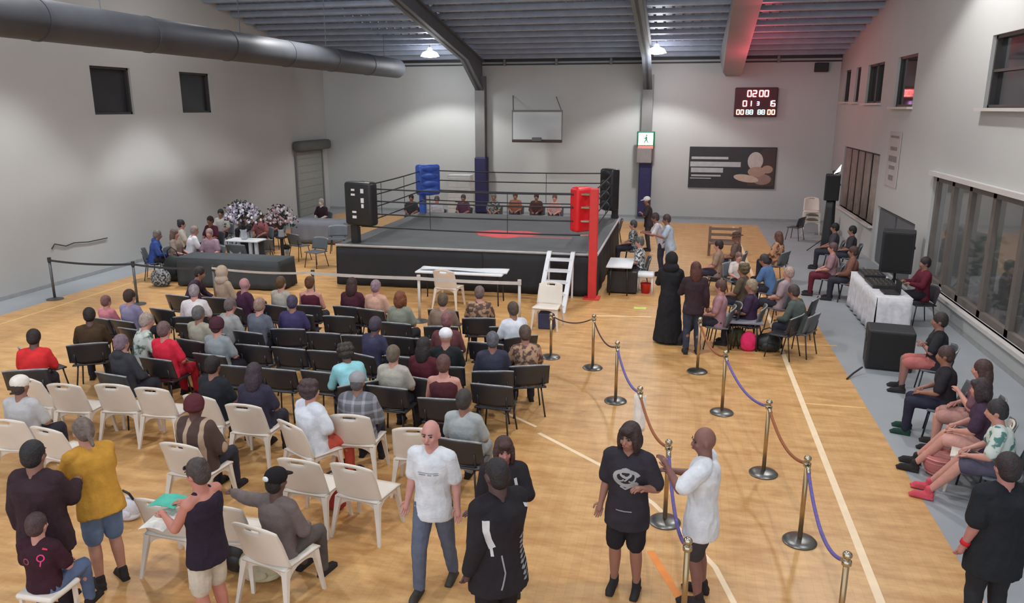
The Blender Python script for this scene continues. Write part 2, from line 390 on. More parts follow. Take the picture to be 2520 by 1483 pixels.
# windows
DKF = mat('dark_frame', lin(62, 58, 56), .5, var=.05); SILL = mat('pale_sill', lin(196, 190, 186), .6, var=.03)
nwin = 0
def window(X, side, o, mull=(), fr=DKF, gl=GLASSD, sill=True, tilt=0, fw=.06, trans=(), mw=.09):
    global nwin; nwin += 1
    y0, y1, z0, z1 = o; xm = X+side*.12; f = MB(); ym = (y0+y1)/2
    f.box((xm, y0+fw/2, (z0+z1)/2), (.1, fw, z1-z0)).box((xm, y1-fw/2, (z0+z1)/2), (.1, fw, z1-z0))
    f.box((xm, ym, z0+fw/2), (.1, y1-y0, fw)).box((xm, ym, z1-fw/2), (.1, y1-y0, fw))
    w_ = struct('window_%d' % nwin, f, fr)
    for mm in mull: part('mullion', b1((xm, mm, (z0+z1)/2), (.1, mw, z1-z0)), fr, w_)
    for zz in trans: part('transom', b1((xm, ym, zz), (.08, y1-y0, .05)), fr, w_)
    es = [y0]+list(mull)+[y1]
    for a_, b_ in zip(es, es[1:]):
        part('pane', MB().box((0, 0, 0), (.012, b_-a_-.03, z1-z0-.04)), gl, w_, loc=(xm+side*.05, (a_+b_)/2, (z0+z1)/2), rot=(0, 0, tilt))
    if sill: part('window_sill', b1((X-side*.03, ym, z0-.03), (.22, y1-y0+.16, .06)), SILL, w_)
    return w_
for o in LW: window(XL, -1, o, gl=GLASSL, sill=False)
window(XR, 1, RW[0]); window(XR, 1, RW[1]); window(XR, 1, RW[2], mull=(27.1,)); window(XR, 1, RW[3], tilt=rad(2.1)); window(XR, 1, RW[4], mull=(15.2,), trans=(5.2,))
GLASSC = mat('clear_grey_glass', (.62, .64, .66), .04, trans=.93, var=0)
wb = window(XR, 1, RW[7], mull=(9.4, 10.8, 12.2, 13.6, 14.9, 16.3, 17.6, 18.7), gl=GLASSC, trans=(), sill=False, fw=.14, fr=mat('brown_grey_frame', lin(104, 96, 90), .5), mw=.16)
INP = mat('inner_room_paint', lin(150, 144, 138), .8)
for nm, c, d in (('wall_inner_back', (XR+3.3, 14, 1.7), (.1, 13, 3.6)), ('floor_inner', (XR+1.8, 14, -.05), (2.9, 13, .1)), ('ceiling_inner', (XR+1.8, 14, 3.5), (2.9, 13, .1)), ('wall_inner_far', (XR+1.8, 20.5, 1.7), (2.9, .1, 3.4)), ('wall_inner_near', (XR+1.8, 7.5, 1.7), (2.9, .1, 3.4))):
    struct(nm, b1(c, d), INP)
for yy in (18.2, 13.5):
    l = D.lights.new('inner_room_fill', 'POINT'); l.energy = 55; l.shadow_soft_size = .25; o = D.objects.new('inner_room_fill', l); o.location = (XR+1.4, yy, 3.1); COL.objects.link(o)  # added fill lamps that brighten the room behind the long window
for yy, lb, ht in ((18.6, 'leafy green pot plant behind the farthest panes of the long window', 1.75), (17.0, 'second leafy pot plant farther right behind the long window', 1.5)):
    pp = thing('potted_plant', lb, 'plant', (XR+.95, yy, 0)); rr = random.Random(int(yy))
    part('pot', MB().lathe([(0, 0), (.16, 0), (.21, .36), (.18, .36), (0, .3)], n=18), mat('pot_brown', lin(92, 66, 56), .6), pp, True)
    lf = MB()
    for _ in range(110):
        a1 = rr.uniform(0, 6.28); z_ = rr.uniform(.45, ht); r_ = rr.uniform(.05, .38)*(1-.4*abs(z_/ht-.6))
        lf.ell((r_*math.cos(a1), r_*math.sin(a1), z_), (.12, .01, .045), Matrix.Rotation(a1, 3, 'Z') @ Matrix.Rotation(rr.uniform(-.9, .9), 3, 'Y'), 6, 4)
    o_ = part('leaves', lf, mat('plant_green', lin(66, 92, 60), .6), pp); o_['kind'] = 'stuff'
    part('stem', MB().tube([(0, 0, .3), (.02, 0, ht*.9)], .015, 6), mat('pot_brown'), pp)
for yy, w2, lb in ((15.6, 1.1, 'dark tall cupboard behind the long window on the right wall'), (12.9, 2.0, 'wide dark cupboard behind the near panes of the long window')):
    cp_ = thing('cupboard', lb, 'cupboard', (XR+1.6, yy, 0)); part('body', MB().rbox((0, 0, 1.05), (.6, w2, 2.1), .02), mat('dark_cupboard', lin(54, 50, 54), .5), cp_)
    for sy in (-1, 1): part('door', MB().rbox((-.31, sy*w2/4, 1.05), (.03, w2/2-.04, 2.0), .008), mat('dark_cupboard'), cp_)
part('window_head', b1((XR-.03, 13.95, 3.03), (.16, 12.0, .1)), SILL, wb)
part('window_ledge', b1((XR-.03, 13.95, .46), (.16, 12.0, .08)), SILL, wb)
w6 = window(XR, 1, RW[5], mull=(27.1, 28.9), sill=True)
cm = mat('brown_curtain', lin(150, 136, 128), .9, var=.15, scale=4)
for k in range(5):
    y0 = 25.45+k*1.05
    cu = MB().sheet(lambda u, v, y0=y0: (XR+.03+.05*math.sin(u*22), y0+u*.68, 1.05+v*2.05), 24, 2, .01)
    part('curtain', cu, cm, w6, True)
dn = MB().box((XR+.12, 22.9, .84), (.08, 3.9, 1.66)); d1 = struct('door_1', dn, mat('dark_grey_door', lin(96, 98, 102), .6))
part('door_panel', b1((XR+.06, 21.9, .84), (.03, 1.8, 1.5)), mat('dark_grey_door'), d1); part('door_panel', b1((XR+.06, 23.85, .84), (.03, 1.8, 1.5)), mat('dark_grey_door'), d1)
part('door_handle', b1((XR+.03, 22.95, .9), (.03, .05, .2)), CHROME, d1)
# roller door at the far left corner
d2 = struct('door_2', bb(XL, XL+.06, 30.0, 32.3, 0, 2.72), mat('grey_roller_door', lin(140, 141, 136), .6, var=.04))
part('door_frame', bb(XL, XL+.1, 29.9, 30.0, 0, 2.8), STEEL2, d2); part('door_frame', bb(XL, XL+.1, 32.3, 32.4, 0, 2.8), STEEL2, d2)
for k in range(9): part('slat', bb(XL+.06, XL+.075, 30.02, 32.28, .02+k*.3, .29+k*.3), mat('grey_roller_door'), d2)
part('roller_box', MB().rbox((XL+.22, 31.2, 2.95), (.44, 2.9, .42), .12), mat('roller_box_paint', lin(92, 92, 88), .6), d2, True)
for (nm, c, d) in (('baseboard_back', ((XL+XR)/2, YB-.01, .05), (XR-XL, .02, .1)), ('baseboard_left', (XL+.01, 15.5, .05), (.02, 28.8, .1)), ('baseboard_right', (XR-.01, 9.4, .05), (.02, 22.8, .1))):
    struct(nm, b1(c, d), mat('baseboard_paint', lin(156, 156, 156), .6))
# ================================================================== fittings
LAMPG = mat('lamp_glow', (1, .98, .95), emit=22)
dome = MB().lathe([(.06, .32), (.07, .3), (.1, .22), (.28, .14), (.37, 0), (.355, 0), (.26, .12), (.0, .16)], n=28).mesh('reflector', 'auto')
lens = MB().lathe([(0, -.05), (.12, -.045), (.25, -.03), (.33, 0), (.3, .04), (0, .06)], n=28).mesh('lens', True)
rod = MB().tube([(0, 0, .3), (0, 0, .62)], .02, 8).mesh('hanging_rod')
LL = ['round white high bay lamp glowing left of the tall steel column, over the ring', 'round white high bay lamp glowing beside the right column near the box beam']
for i, (x, y) in enumerate(LAMPS+WASH):  # bodies for the bay lamps and the added wash lamps
    t = thing('high_bay_or_wash_lamp', LL[i] if i < 2 else 'added unseen wash lamp near the left wall, %s from the back' % ['first', 'second', 'third'][i-10] if i > 9 else '%s high bay lamp of the %s row from the back wall' % (('left', 'middle')[i % 2] if i < 8 else 'right', ['', 'second', 'third', 'fourth', 'second', 'third'][i//2 if i < 8 else i-4]), 'lamp', (x, y, roof(y)-.6), group='high bay lamps' if i > 1 else None)
    put('reflector', dome, mat('milky_dome', (1, .98, .96), emit=6), t); put('lens', lens, LAMPG, t); put('hanging_rod', rod, STEEL, t)
    if i > 1:
        for ch in t.children: ch.visible_camera = True
# scoreboard
sb = thing('scoreboard', 'lit electronic scoreboard with red and white digits high on the back wall', 'scoreboard', (2.66, YB-.12, 4.72))
part('housing', MB().rbox((0, 0, 0), (1.62, .2, 1.12), .03), mat('scoreboard_case', lin(70, 22, 34), .5), sb)
GR = mat('digit_red', (1, .22, .22), emit=7); GO = mat('digit_orange', (1, .42, .2), emit=6); GT = mat('digit_teal', (.25, .85, .75), emit=4); GV = mat('digit_violet', (.8, .45, 1), emit=4)
SEG = {'0': 'abcdef', '1': 'bc', '2': 'abged', '3': 'abgcd', '5': 'afgcd', '8': 'abcdefg', '9': 'abcfgd'}
def digit(ch, x, z, wd, h, mt):
    q = MB(); t_ = h*.17; S = {'a': (0, h/2, wd, t_), 'g': (0, 0, wd, t_), 'd': (0, -h/2, wd, t_), 'f': (-wd/2, h/4, t_, h/2), 'b': (wd/2, h/4, t_, h/2), 'e': (-wd/2, -h/4, t_, h/2), 'c': (wd/2, -h/4, t_, h/2)}
    for s_ in SEG[ch]:
        a_ = S[s_]; q.box((x+a_[0], -.11, z+a_[1]), (a_[2], .02, a_[3]))
    part('digit', q, mt, sb)
for i, ch in enumerate('0200'): digit(ch, -.27+i*.2+(.05 if i > 1 else 0), .33, .13, .22, GR)
digit('0', -.42, -.05, .13, .2, GR); digit('1', -.24, -.05, .13, .2, GR); digit('1', .52, -.05, .1, .2, GR); digit('5', .66, -.05, .12, .2, GR)
digit('3', .08, -.05, .08, .13, GV)
for i, x in enumerate((-.66, -.5)): digit('0', x, -.38, .1, .17, GO)
for i, x in enumerate((-.3, -.15, .15, .3)): digit('8', x, -.38, .1, .16, GT)
for i, x in enumerate((.52, .68)): digit('0', x, -.38, .1, .17, GO)
rl = D.lights.new('beam_red_fill', 'POINT'); rl.energy = 62; rl.color = (1, .1, .16); rl.shadow_soft_size = .3
ro = D.objects.new('beam_red_fill', rl); ro.location = (2.35, YB-4.2, 5.75); COL.objects.link(ro)  # unseen red lamp added under the box beam for its red streak
# exit sign on the right column and box under it
es = thing('exit_sign', 'small lit green and white exit sign on the right column', 'sign', (-1.56, YB-.52, 3.28))
part('housing', MB().rbox((0, 0, 0), (.72, .12, .6), .02), mat('exit_case', lin(24, 110, 74), .5), es)
part('lit_panel', b1((0, -.065, 0), (.58, .02, .48)), mat('exit_glow', (.72, 1, .86), emit=3.2), es)
man = MB().box((.02, -.08, .02), (.07, .01, .16)).box((.03, -.08, .14), (.06, .01, .06)).box((-.04, -.08, .03), (.1, .01, .035)).box((-.03, -.08, -.1), (.04, .01, .12), Matrix.Rotation(.5, 3, 'Y')).box((.07, -.08, -.1), (.04, .01, .12), Matrix.Rotation(-.5, 3, 'Y'))
part('running_figure', man, mat('sign_green', lin(20, 140, 90), .6), es)
part('red_base', b1((0, -.03, -.33), (.6, .08, .12)), mat('sign_red', (1, .12, .1), emit=1.0), es)
cb = tag(part('control_box', MB().rbox((-1.6, YB-.52, 2.62), (.6, .2, .62), .03), mat('control_grey', lin(140, 134, 134), .5)), 'grey control box under the exit sign on the right column', 'box')
# basketball backboard
bk = thing('basketball_backboard', 'clear basketball backboard with a grey top bar fixed to the back wall', 'backboard', (0, 0, 0))
yk = YB-.9
part('top_bar', b1((-6.0, yk, 4.38), (2.12, .06, .08)), STEEL2, bk); part('bottom_padding', MB().rbox((-6.0, yk, 3.17), (2.12, .09, .12), .03), mat('dark_pad', lin(66, 56, 54), .6), bk)
for x in (-7.04, -4.96): part('side_rail', b1((x, yk, 3.78), (.035, .04, 1.14)), STEEL2, bk)
part('glass', b1((-6.0, yk, 3.78), (2.06, .012, 1.1)), mat('clear_board', (.93, .95, .95), .08, trans=.96, var=0), bk)
part('brace', MB().tube([(-7.0, yk, 4.42), (-7.2, YB-.05, 5.0)], .025, 8), STEEL2, bk); part('brace', MB().tube([(-5.0, yk, 4.42), (-5.35, YB-.05, 4.95)], .02, 8), STEEL2, bk)
part('ring_mount', MB().rbox((-6.0, yk-.07, 3.24), (.4, .12, .16), .03), STEEL, bk)
# poster of a boxer
ps = thing('poster', 'wide black boxing poster with white lettering bars and a boxer on the back wall', 'poster', (1.92, YB-.03, 2.14))
part('board', MB().rbox((0, 0, 0), (3.42, .04, 1.66), .012), mat('poster_black', lin(46, 46, 50), .45, var=.1, scale=2), ps)
def flat(poly, mt, name, yy=-.024):
    q = MB(); n = len(poly); q.add([(x, yy, z) for x, z in poly]+[(x, yy+.006, z) for x, z in poly], [tuple(range(n)), tuple(range(n, 2*n))[::-1]]+[(i, i+n, (i+1) % n+n, (i+1) % n) for i in range(n)])
    return part(name, q, mt, ps)
GP = mat('poster_grey', lin(176, 180, 182), .5)
for (x0, x1, z, h) in ((-1.62, -.16, .38, .1), (-1.66, .34, .13, .2), (-1.62, -.34, -.11, .19), (-1.6, -.42, -.33, .07), (-1.64, -.8, -.44, .035)):
    flat([(x0, z-h/2), (x1, z-h/2), (x1, z+h/2), (x0, z+h/2)], GP, 'lettering_bar')
def ring2(cx, cz, rx, rz, n=18, a=0): return [(cx+rx*math.cos(t)*math.cos(a)-rz*math.sin(t)*math.sin(a), cz+rx*math.cos(t)*math.sin(a)+rz*math.sin(t)*math.cos(a)) for t in [2*math.pi*i/n for i in range(n)]]
flat([(.62, -.72), (1.66, -.72), (1.66, .8), (1.2, .78), (.9, .4)], mat('poster_brown', lin(72, 54, 52), .5), 'backdrop', -.0225)
flat(ring2(.9, .28, .3, .36), mat('poster_head', lin(186, 178, 172), .5), 'head_print')
flat(ring2(.98, -.15, .35, .2), mat('poster_glove', lin(168, 138, 122), .5), 'glove_print', -.026)
flat(ring2(1.38, -.05, .22, .16), mat('poster_glove'), 'glove_print', -.027)
flat(ring2(.58, -.42, .5, .15, a=-.15), mat('poster_arm', lin(196, 172, 156), .5), 'arm_print', -.028)
flat(ring2(1.2, -.45, .36, .22), mat('poster_arm2', lin(150, 122, 110), .5), 'arm_print', -.025)
tag(part('wall_speaker', MB().rbox((5.0, YB-.12, 6.02), (.5, .24, .34), .02), DARK), 'small dark box high on the back wall near the right corner', 'speaker')
# banner on right wall
bn = thing('wall_banner', 'tall faded banner with grey print on the right wall', 'banner', (XR-.02, 23.7, 3.1))
part('cloth', MB().box((0, 0, 0), (.015, 1.25, 1.5)), mat('banner_cloth', lin(176, 168, 164), .8, var=.05, scale=2), bn)
for (z, h, l) in ((.62, .06, .9), (.3, .1, .7), (.02, .16, .85), (-.22, .1, .6), (-.5, .14, .5)): part('print_bar', b1((-.012, 0, z), (.006, l, h)), mat('banner_print', lin(124, 118, 116), .8), bn)
cbp = [atx(125, 612, XL), atx(132, 600, XL), atx(160, 605, XL), atx(180, 597, XL), atx(215, 595, XL), atx(262, 585, XL)]
tag(part('wall_cable', MB().tube([p+Vector((.03, 0, 0)) for p in cbp], .014, 6), DARK), 'thin dark cable running slantwise along the left wall', 'cable')
# ================================================================== BOXING RING
RX0, RX1, RY0, RY1, RZ = -8.72, -1.95, 18.4, 24.9, 1.08
rg = thing('boxing_ring', 'raised boxing ring with grey canvas, black skirt and red, blue and black corners', 'boxing ring', ((RX0+RX1)/2, (RY0+RY1)/2, 0))
def rp(*v): return Vector(v)-Vector(rg.location)
def rpart(name, mb, mt, smooth=False):
    mb.v = [tuple(Vector(v)-Vector(rg.location)) for v in mb.v]; return part(name, mb, mt, rg, smooth)
rpart('platform', MB().rbox(((RX0+RX1)/2, (RY0+RY1)/2, RZ-.06), (RX1-RX0, RY1-RY0, .12), .03), CANVAS, True)
rpart('edge_trim', MB().tube([(RX0-.01, RY0-.02, RZ-.03), (RX1+.01, RY0-.02, RZ-.03)], .03, 8), mat('pale_edge', lin(176, 174, 174), .7))
rpart('edge_trim', MB().tube([(RX1+.02, RY0, RZ-.03), (RX1+.02, RY1, RZ-.03)], .03, 8), mat('pale_edge'))
def skirt(p, q, nf):
    p = Vector(p); q = Vector(q); n = (q-p).normalized().cross(Vector((0, 0, 1)))
    def fn(u, v):
        w_ = .011*math.sin(u*nf)*(.15+v)+.018*v
        return p+(q-p)*u+n*w_+Vector((0, 0, (RZ-.08)*(1-v)+.01*v))
    return MB().sheet(fn, 90, 5, .012)
for (p, q) in (((RX0, RY0, 0), (RX0*.42+RX1*.58, RY0, 0)), ((RX0*.42+RX1*.58, RY0-.005, 0), (RX1, RY0, 0)), ((RX1, RY0, 0), (RX1, RY1, 0)), ((RX1, RY1, 0), (RX0, RY1, 0)), ((RX0, RY1, 0), (RX0, RY0, 0))):
    rpart('skirt', skirt(p, q, 46), SKIRT, True)
# red centre print on the mat
def blob(cx, cy, rx, ry, z, mt, name, seed=0):
    n = 40; q = MB(); pts_ = []
    for i in range(n):
        t = 2*math.pi*i/n; k = 1+.12*math.sin(3*t+seed)+.07*math.sin(7*t+seed*2)
        pts_.append((cx+rx*k*math.cos(t), cy+ry*k*math.sin(t), z))
    q.add(pts_+[(p[0], p[1], z-.004) for p in pts_], [tuple(range(n))]+[(i, i+n, (i+1) % n+n, (i+1) % n) for i in range(n)]); return rpart(name, q, mt)
blob(-4.75, 20.9, .95, .62, RZ+.003, mat('mat_red_print', lin(205, 84, 88), .8, var=.12, scale=4), 'centre_print')
rpart('print_bar', MB().box((-3.6, 20.55, RZ+.002), (1.5, .24, .003)), mat('mat_pink_print', lin(150, 98, 98), .8, var=.2, scale=4))
def post(x, y, mt, z1=2.66, s=.2, z0=0):
    q = MB().rbox((x, y, (z0+z1)/2), (s, s, z1-z0), .02); cp_ = rpart('corner_post', q, mt)
    sub(rpart('post_base', MB().rbox((x, y, z0+.015), (.4, .4, .03), .01), mt), cp_)
post(RX0+.42, RY0+.32, BLACKV, z1=2.62, z0=RZ-.02); post(RX1-.07, RY0-.12, REDP); post(RX0+.2, RY1-.1, BLUEV, z1=2.62); post(RX1-.12, RY1-.1, BLACKV, z1=2.62)
def cushion(x, y, ang, mt, wd=.52, h=1.06, zc=2.1, dep=.3):
    R = Matrix.Rotation(ang, 3, 'Z'); q = MB()
    q.rbox((x, y, zc), (wd, dep, h), .09, R, 4)
    for k in range(4):
        q.ell(Vector((x, y, zc-h*.375+k*h*.25))+R @ Vector((0, dep*.42, 0)), (wd*.44, .07, h*.13), R)
    o_ = rpart('corner_cushion', q, mt, True); return o_
cf = RX0+.48
lcush = cushion(cf+.2, RY0+.16, rad(-12), BLACKV, .84, 1.12, 2.12, .34)
cushion(RX1-.42, RY0+.22, rad(45), REDV, .5, 1.08, 2.12, .34)
cushion(cf, RY1-.35, rad(-135), BLUEV, .78, 1.0, 2.2, .36)
cushion(RX1-.3, RY1-.28, rad(135), BLACKV, .62, 1.3, 2.0, .36)
cm1 = Matrix.Rotation(rad(-12), 3, 'Z')
for k, (dx, dz, wd, h) in enumerate(((-.12, .36, .1, .05), (-.12, .24, .12, .05), (.16, .34, .09, .11), (.16, .1, .09, .12), (.16, -.04, .07, .1), (-.1, -.2, .12, .05), (-.1, -.33, .12, .07))):
    q = MB().box(Vector((cf+.2, RY0+.16, 2.12+dz))+cm1 @ Vector((dx, -.176, 0)), (wd, .01, h), cm1); sub(rpart('cushion_print', q, WHITE), lcush)
RO = mat('ring_rope', lin(40, 38, 42), .6)
cor = [(RX0+.42, RY0+.3), (RX1-.2, RY0+.02), (RX1-.22, RY1-.2), (RX0+.3, RY1-.2)]
for zr in (1.52, 1.86, 2.19, 2.5):
    for i in range(4):
        p, q = cor[i], cor[(i+1) % 4]; pt = []
        for k in range(13):
            t = k/12; pt.append((p[0]+(q[0]-p[0])*t, p[1]+(q[1]-p[1])*t, zr-.035*4*t*(1-t)))
        rpart('rope', MB().tube(pt, .019, 8), RO, True)
        for (c_, s_) in ((p, 1), (q, -1)):
            d = (Vector(q)-Vector(p)).normalized()*s_
            rpart('turnbuckle', MB().tube([(c_[0], c_[1], zr), (c_[0]+d.x*.2, c_[1]+d.y*.2, zr)], .03, 8), CHROME)
for i in range(4):
    p, q = Vector(cor[i]), Vector(cor[(i+1) % 4])
    for t in (.34, .67):
        c_ = p.lerp(q, t)
        rpart('rope_spacer', MB().tube([(c_.x, c_.y, 1.47), (c_.x, c_.y, 2.46)], .009, 6), RO)
# ================================================================== chairs
def back_fn(wd, h, z0, y0, lean, curve, crown=.02, taper=.0):
    def fn(u, v):
        x = (u-.5)*2; hw = wd/2*(1-taper*v); e = 1-abs(x)**6*.0
        zz = z0+h*v-(crown*abs(x)**2.5 if v > .6 else 0)*((v-.6)/.4 if v > .6 else 0)
        return (x*hw, y0-lean*v+curve*x*x, zz)
    return fn
def black_chair_parts():
    P = {}
    P['seat'] = MB().sheet(lambda u, v: ((u-.5)*.5*(1-.06*v), (v-.5)*.42, .45-.02*math.sin(math.pi*u)*math.sin(math.pi*v)+.02*(1-v)**3*.5), 8, 8, .022).mesh('seat', True)
    P['backrest'] = MB().sheet(back_fn(.58, .34, .50, -.21, .09, .07, .03), 12, 8, .02).mesh('backrest', True)
    P['support'] = MB().tube([(0, -.15, .44), (0, -.2, .5), (0, -.23, .66)], .012, 6).mesh('support', True)
    for n, (x, y, ox, oy) in enumerate(((-.18, .17, -.05, .06), (.18, .17, .05, .06), (-.18, -.17, -.05, -.08), (.18, -.17, .05, -.08))):
        P['leg%d' % n] = MB().tube([(x, y, .44), (x+ox*.3, y+oy*.3, .3), (x+ox, y+oy, 0)], .012, 7).mesh('leg', True)
    P['rim'] = MB().tube([(x*.29, -.30+.07*x*x, .838-.03*abs(x)**2.5) for x in [i/6-1 for i in range(13)]], .012, 6).mesh('top_rim', True)
    return P
def white_chair_parts():
    P = {}
    P['seat'] = MB().sheet(lambda u, v: ((u-.5)*.47*(1-.1*(1-v)), (v-.5)*.44, .445-.022*math.sin(math.pi*u)*math.sin(math.pi*v)-.035*max(0, abs(v-.5)*2-.8)*5*.2), 8, 8, .018).mesh('seat', True)
    P['backrest'] = MB().sheet(back_fn(.47, .44, .44, -.2, .13, .045, .05, .08), 12, 12, .016, skip={(i, 10) for i in (4, 5, 6, 7)}).mesh('backrest', True)
    for n, (x, y, ox, oy) in enumerate(((-.2, .18, -.04, .05), (.2, .18, .04, .05), (-.2, -.19, -.05, -.09), (.2, -.19, .05, -.09))):
        sx = 1 if x > 0 else -1
        rings_ = []
        for (t, wd, dp) in ((0, .06, .05), (.3, .045, .04), (.7, .033, .03), (1, .028, .026)):
            cx, cy, cz = x+ox*t, y+oy*t, .44*(1-t)
            rings_.append([Vector((cx-wd/2, cy-dp/2, cz)), Vector((cx+wd/2, cy-dp/2, cz)), Vector((cx+wd/2, cy+dp/2, cz)), Vector((cx-wd/2, cy+dp/2, cz))])
        P['leg%d' % n] = MB().loft(rings_).mesh('leg')
    ap = MB()
    for (a_, b_) in (((-.2, .19), (.2, .19)), ((-.2, -.19), (.2, -.19)), ((-.21, -.18), (-.21, .18)), ((.21, -.18), (.21, .18))):
        A = Vector((*a_, 0)); B = Vector((*b_, 0))
        ap.sheet(lambda u, v, A=A, B=B: A.lerp(B, u)+Vector((0, 0, .435-v*(.03+.09*abs(2*u-1)**3))), 10, 2, .012)
    P['apron'] = ap.mesh('apron')
    return P
CP = {'black': black_chair_parts(), 'white': white_chair_parts()}
CHAIRS = []
def chair(kind, x, y, rz, label, group, mt=None, z=0, scale=1):
    P = CP[kind]; t = thing('moulded_chair' if kind == 'black' else 'plastic_chair', label, 'chair', (x, y, z), rz, group, scale)
    t.scale = (1.17*scale, 1.08*scale, 1.05*scale) if kind == 'white' else (1.04*scale, scale, scale)
    body = mt or (BPLAST if kind == 'black' else WPLAST)
    put('seat', P['seat'], body, t); put('backrest', P['backrest'], body, t)
    for i in range(4): put('leg', P['leg%d' % i], LEGM if kind == 'black' else body, t)
    if kind == 'black':
        [put('support', P['support'], LEGM, t, (sx_, 0, 0)) for sx_ in (-.2, .2)]
        put('top_rim', P['rim'], mat('rim_highlight', lin(150, 150, 152), .4, var=.35, scale=10), t)  # reflected light along the top rim, painted in as a pale colour
    else: put('apron', P['apron'], body, t)
    CHAIRS.append(t); return t
ORD = ['first', 'second', 'third', 'fourth', 'fifth', 'sixth', 'seventh', 'eighth', 'ninth', 'tenth', 'eleventh', 'twelfth', 'thirteenth', 'fourteenth']
SPEC = []
def row(kind, yb, items, rowname):
    for it in items:
        x, rz = it[0], it[1] if len(it) > 1 else rnd.uniform(-5, 5)
        y = it[2] if len(it) > 2 else yb+rnd.uniform(-.04, .04)
        a_ = rad(rz); SPEC.append(dict(kind=kind, x=x-math.sin(a_)*.29, y=y+math.cos(a_)*.29, rz=a_, row=rowname, who=None))
def finish_chairs():
    seated = [p for p in SITTERS]
    for _ in range(40):          # people on neighbouring chairs keep their elbow room
        for i, p in enumerate(seated):
            for q in seated[i+1:]:
                d = q.location-p.location; d.z = 0
                if 1e-4 < d.length < .54:
                    d = d.normalized()*(.54-d.length)*.3; p.location -= d; q.location += d
    used = []
    for p in seated:
        c = min([c for c in SPEC if not c['who']], key=lambda c: (c['x']-p.location.x)**2+(c['y']-p.location.y)**2, default=None)
        if c and math.hypot(c['x']-p.location.x, c['y']-p.location.y) < .62: c['who'] = p
        else:
            c = dict(kind='white' if p.location.y < 8.6 else 'black', x=0, y=0, rz=0, row='extra', who=p); SPEC.append(c)
            rws = sorted({q['row'] for q in SPEC if q['row'] != 'extra' and q['kind'] == c['kind']}, key=lambda r_: min(abs(q['y']-p.location.y) for q in SPEC if q['row'] == r_)); c['row'] = rws[0]
        c['x'], c['y'], c['rz'] = p.location.x, p.location.y, p.rotation_euler.z
    keep = [c for c in SPEC if c['who']]
    for c in SPEC:
        if c['who']: continue
        if any(math.hypot(c['x']-k['x'], c['y']-k['y']) < .5 for k in keep): continue
        if any(math.hypot(c['x']-o.location.x, c['y']-o.location.y) < (.34 if c['kind'] == 'white' else .4) for o in STANDERS): continue
        keep.append(c)
    for r_ in sorted({c['row'] for c in keep}):
        cs = sorted([c for c in keep if c['row'] == r_], key=lambda c: c['x'])
        for i, c in enumerate(cs):
            nm = 'black moulded' if c['kind'] == 'black' else 'white plastic'
            n_ = ORD[i] if i < len(ORD) else 'last'
            if c['who']:
                w_ = ' '.join(c['who']['label'].replace('seated ', '').replace(',', '').split()[:11])
                lab = '%s chair under the %s' % (nm.split()[0], w_)
            else: lab = 'empty %s chair, %s from the left in the %s' % (nm, n_, r_)
            chair(c['kind'], c['x'], c['y'], c['rz'], lab, '%s chairs in the %s' % (nm, r_))
row('black', 9.65, [(-9.96, -22), (-9.2, -8, 9.7), (-8.2,), (-7.57,), (-6.95,), (-6.29,), (-5.63,), (-4.98,), (-4.34,), (-3.69,), (-3.1,), (-2.42, -3)], 'nearest row of black chairs')
row('black', 10.57, [(-9.05, -12, 10.2), (-8.4,), (-7.8,), (-7.2,), (-6.6,), (-5.96,), (-5.32,), (-4.7,), (-4.05,), (-3.42,), (-2.75,)], 'second row of black chairs')
row('black', 11.5, [(-9.15, -10, 11.0), (-8.3,), (-7.62,), (-6.98,), (-6.38,), (-5.8,), (-5.15,), (-4.5,), (-3.9,), (-2.98,), (-2.33,)], 'third row of black chairs')
row('black', 12.5, [(-10.35, -18, 11.9), (-9.5, -10, 12.3), (-8.75,), (-7.86,), (-6.79,), (-6.0,), (-5.2,), (-4.49,), (-3.5,), (-2.85,)], 'fourth row of black chairs')
row('black', 13.35, [(-9.9, -8), (-9.0,), (-8.2,), (-7.3,), (-6.1, 14), (-5.3,), (-4.28,), (-3.44,)], 'farthest row of black chairs')
row('white', 8.4, [(-8.64, -14), (-8.0, 4, 8.3), (-7.36, 6), (-6.75, 2), (-5.83, 0, 8.5), (-5.2, -2, 8.5), (-3.9, 22, 8.2)], 'farthest row of white chairs')
row('white', 7.02, [(-7.7, 2), (-7.08, -8), (-5.8, -10), (-5.25, -14, 6.95), (-4.42, -16, 7.35), (-3.82, -4, 6.87), (-3.22, -8, 6.87)], 'middle row of white chairs')
row('white', 5.82, [(-4.72, -4, 5.78), (-4.1, 3), (-3.45, 0, 5.9)], 'nearest row of white chairs')
SPEC.append(dict(kind='black', x=-2.5, y=8.25, rz=0, row='nearest row of black chairs', who=None))
SPEC.append(dict(kind='white', x=-2.95, y=8.2, rz=.15, row='farthest row of white chairs', who=None))
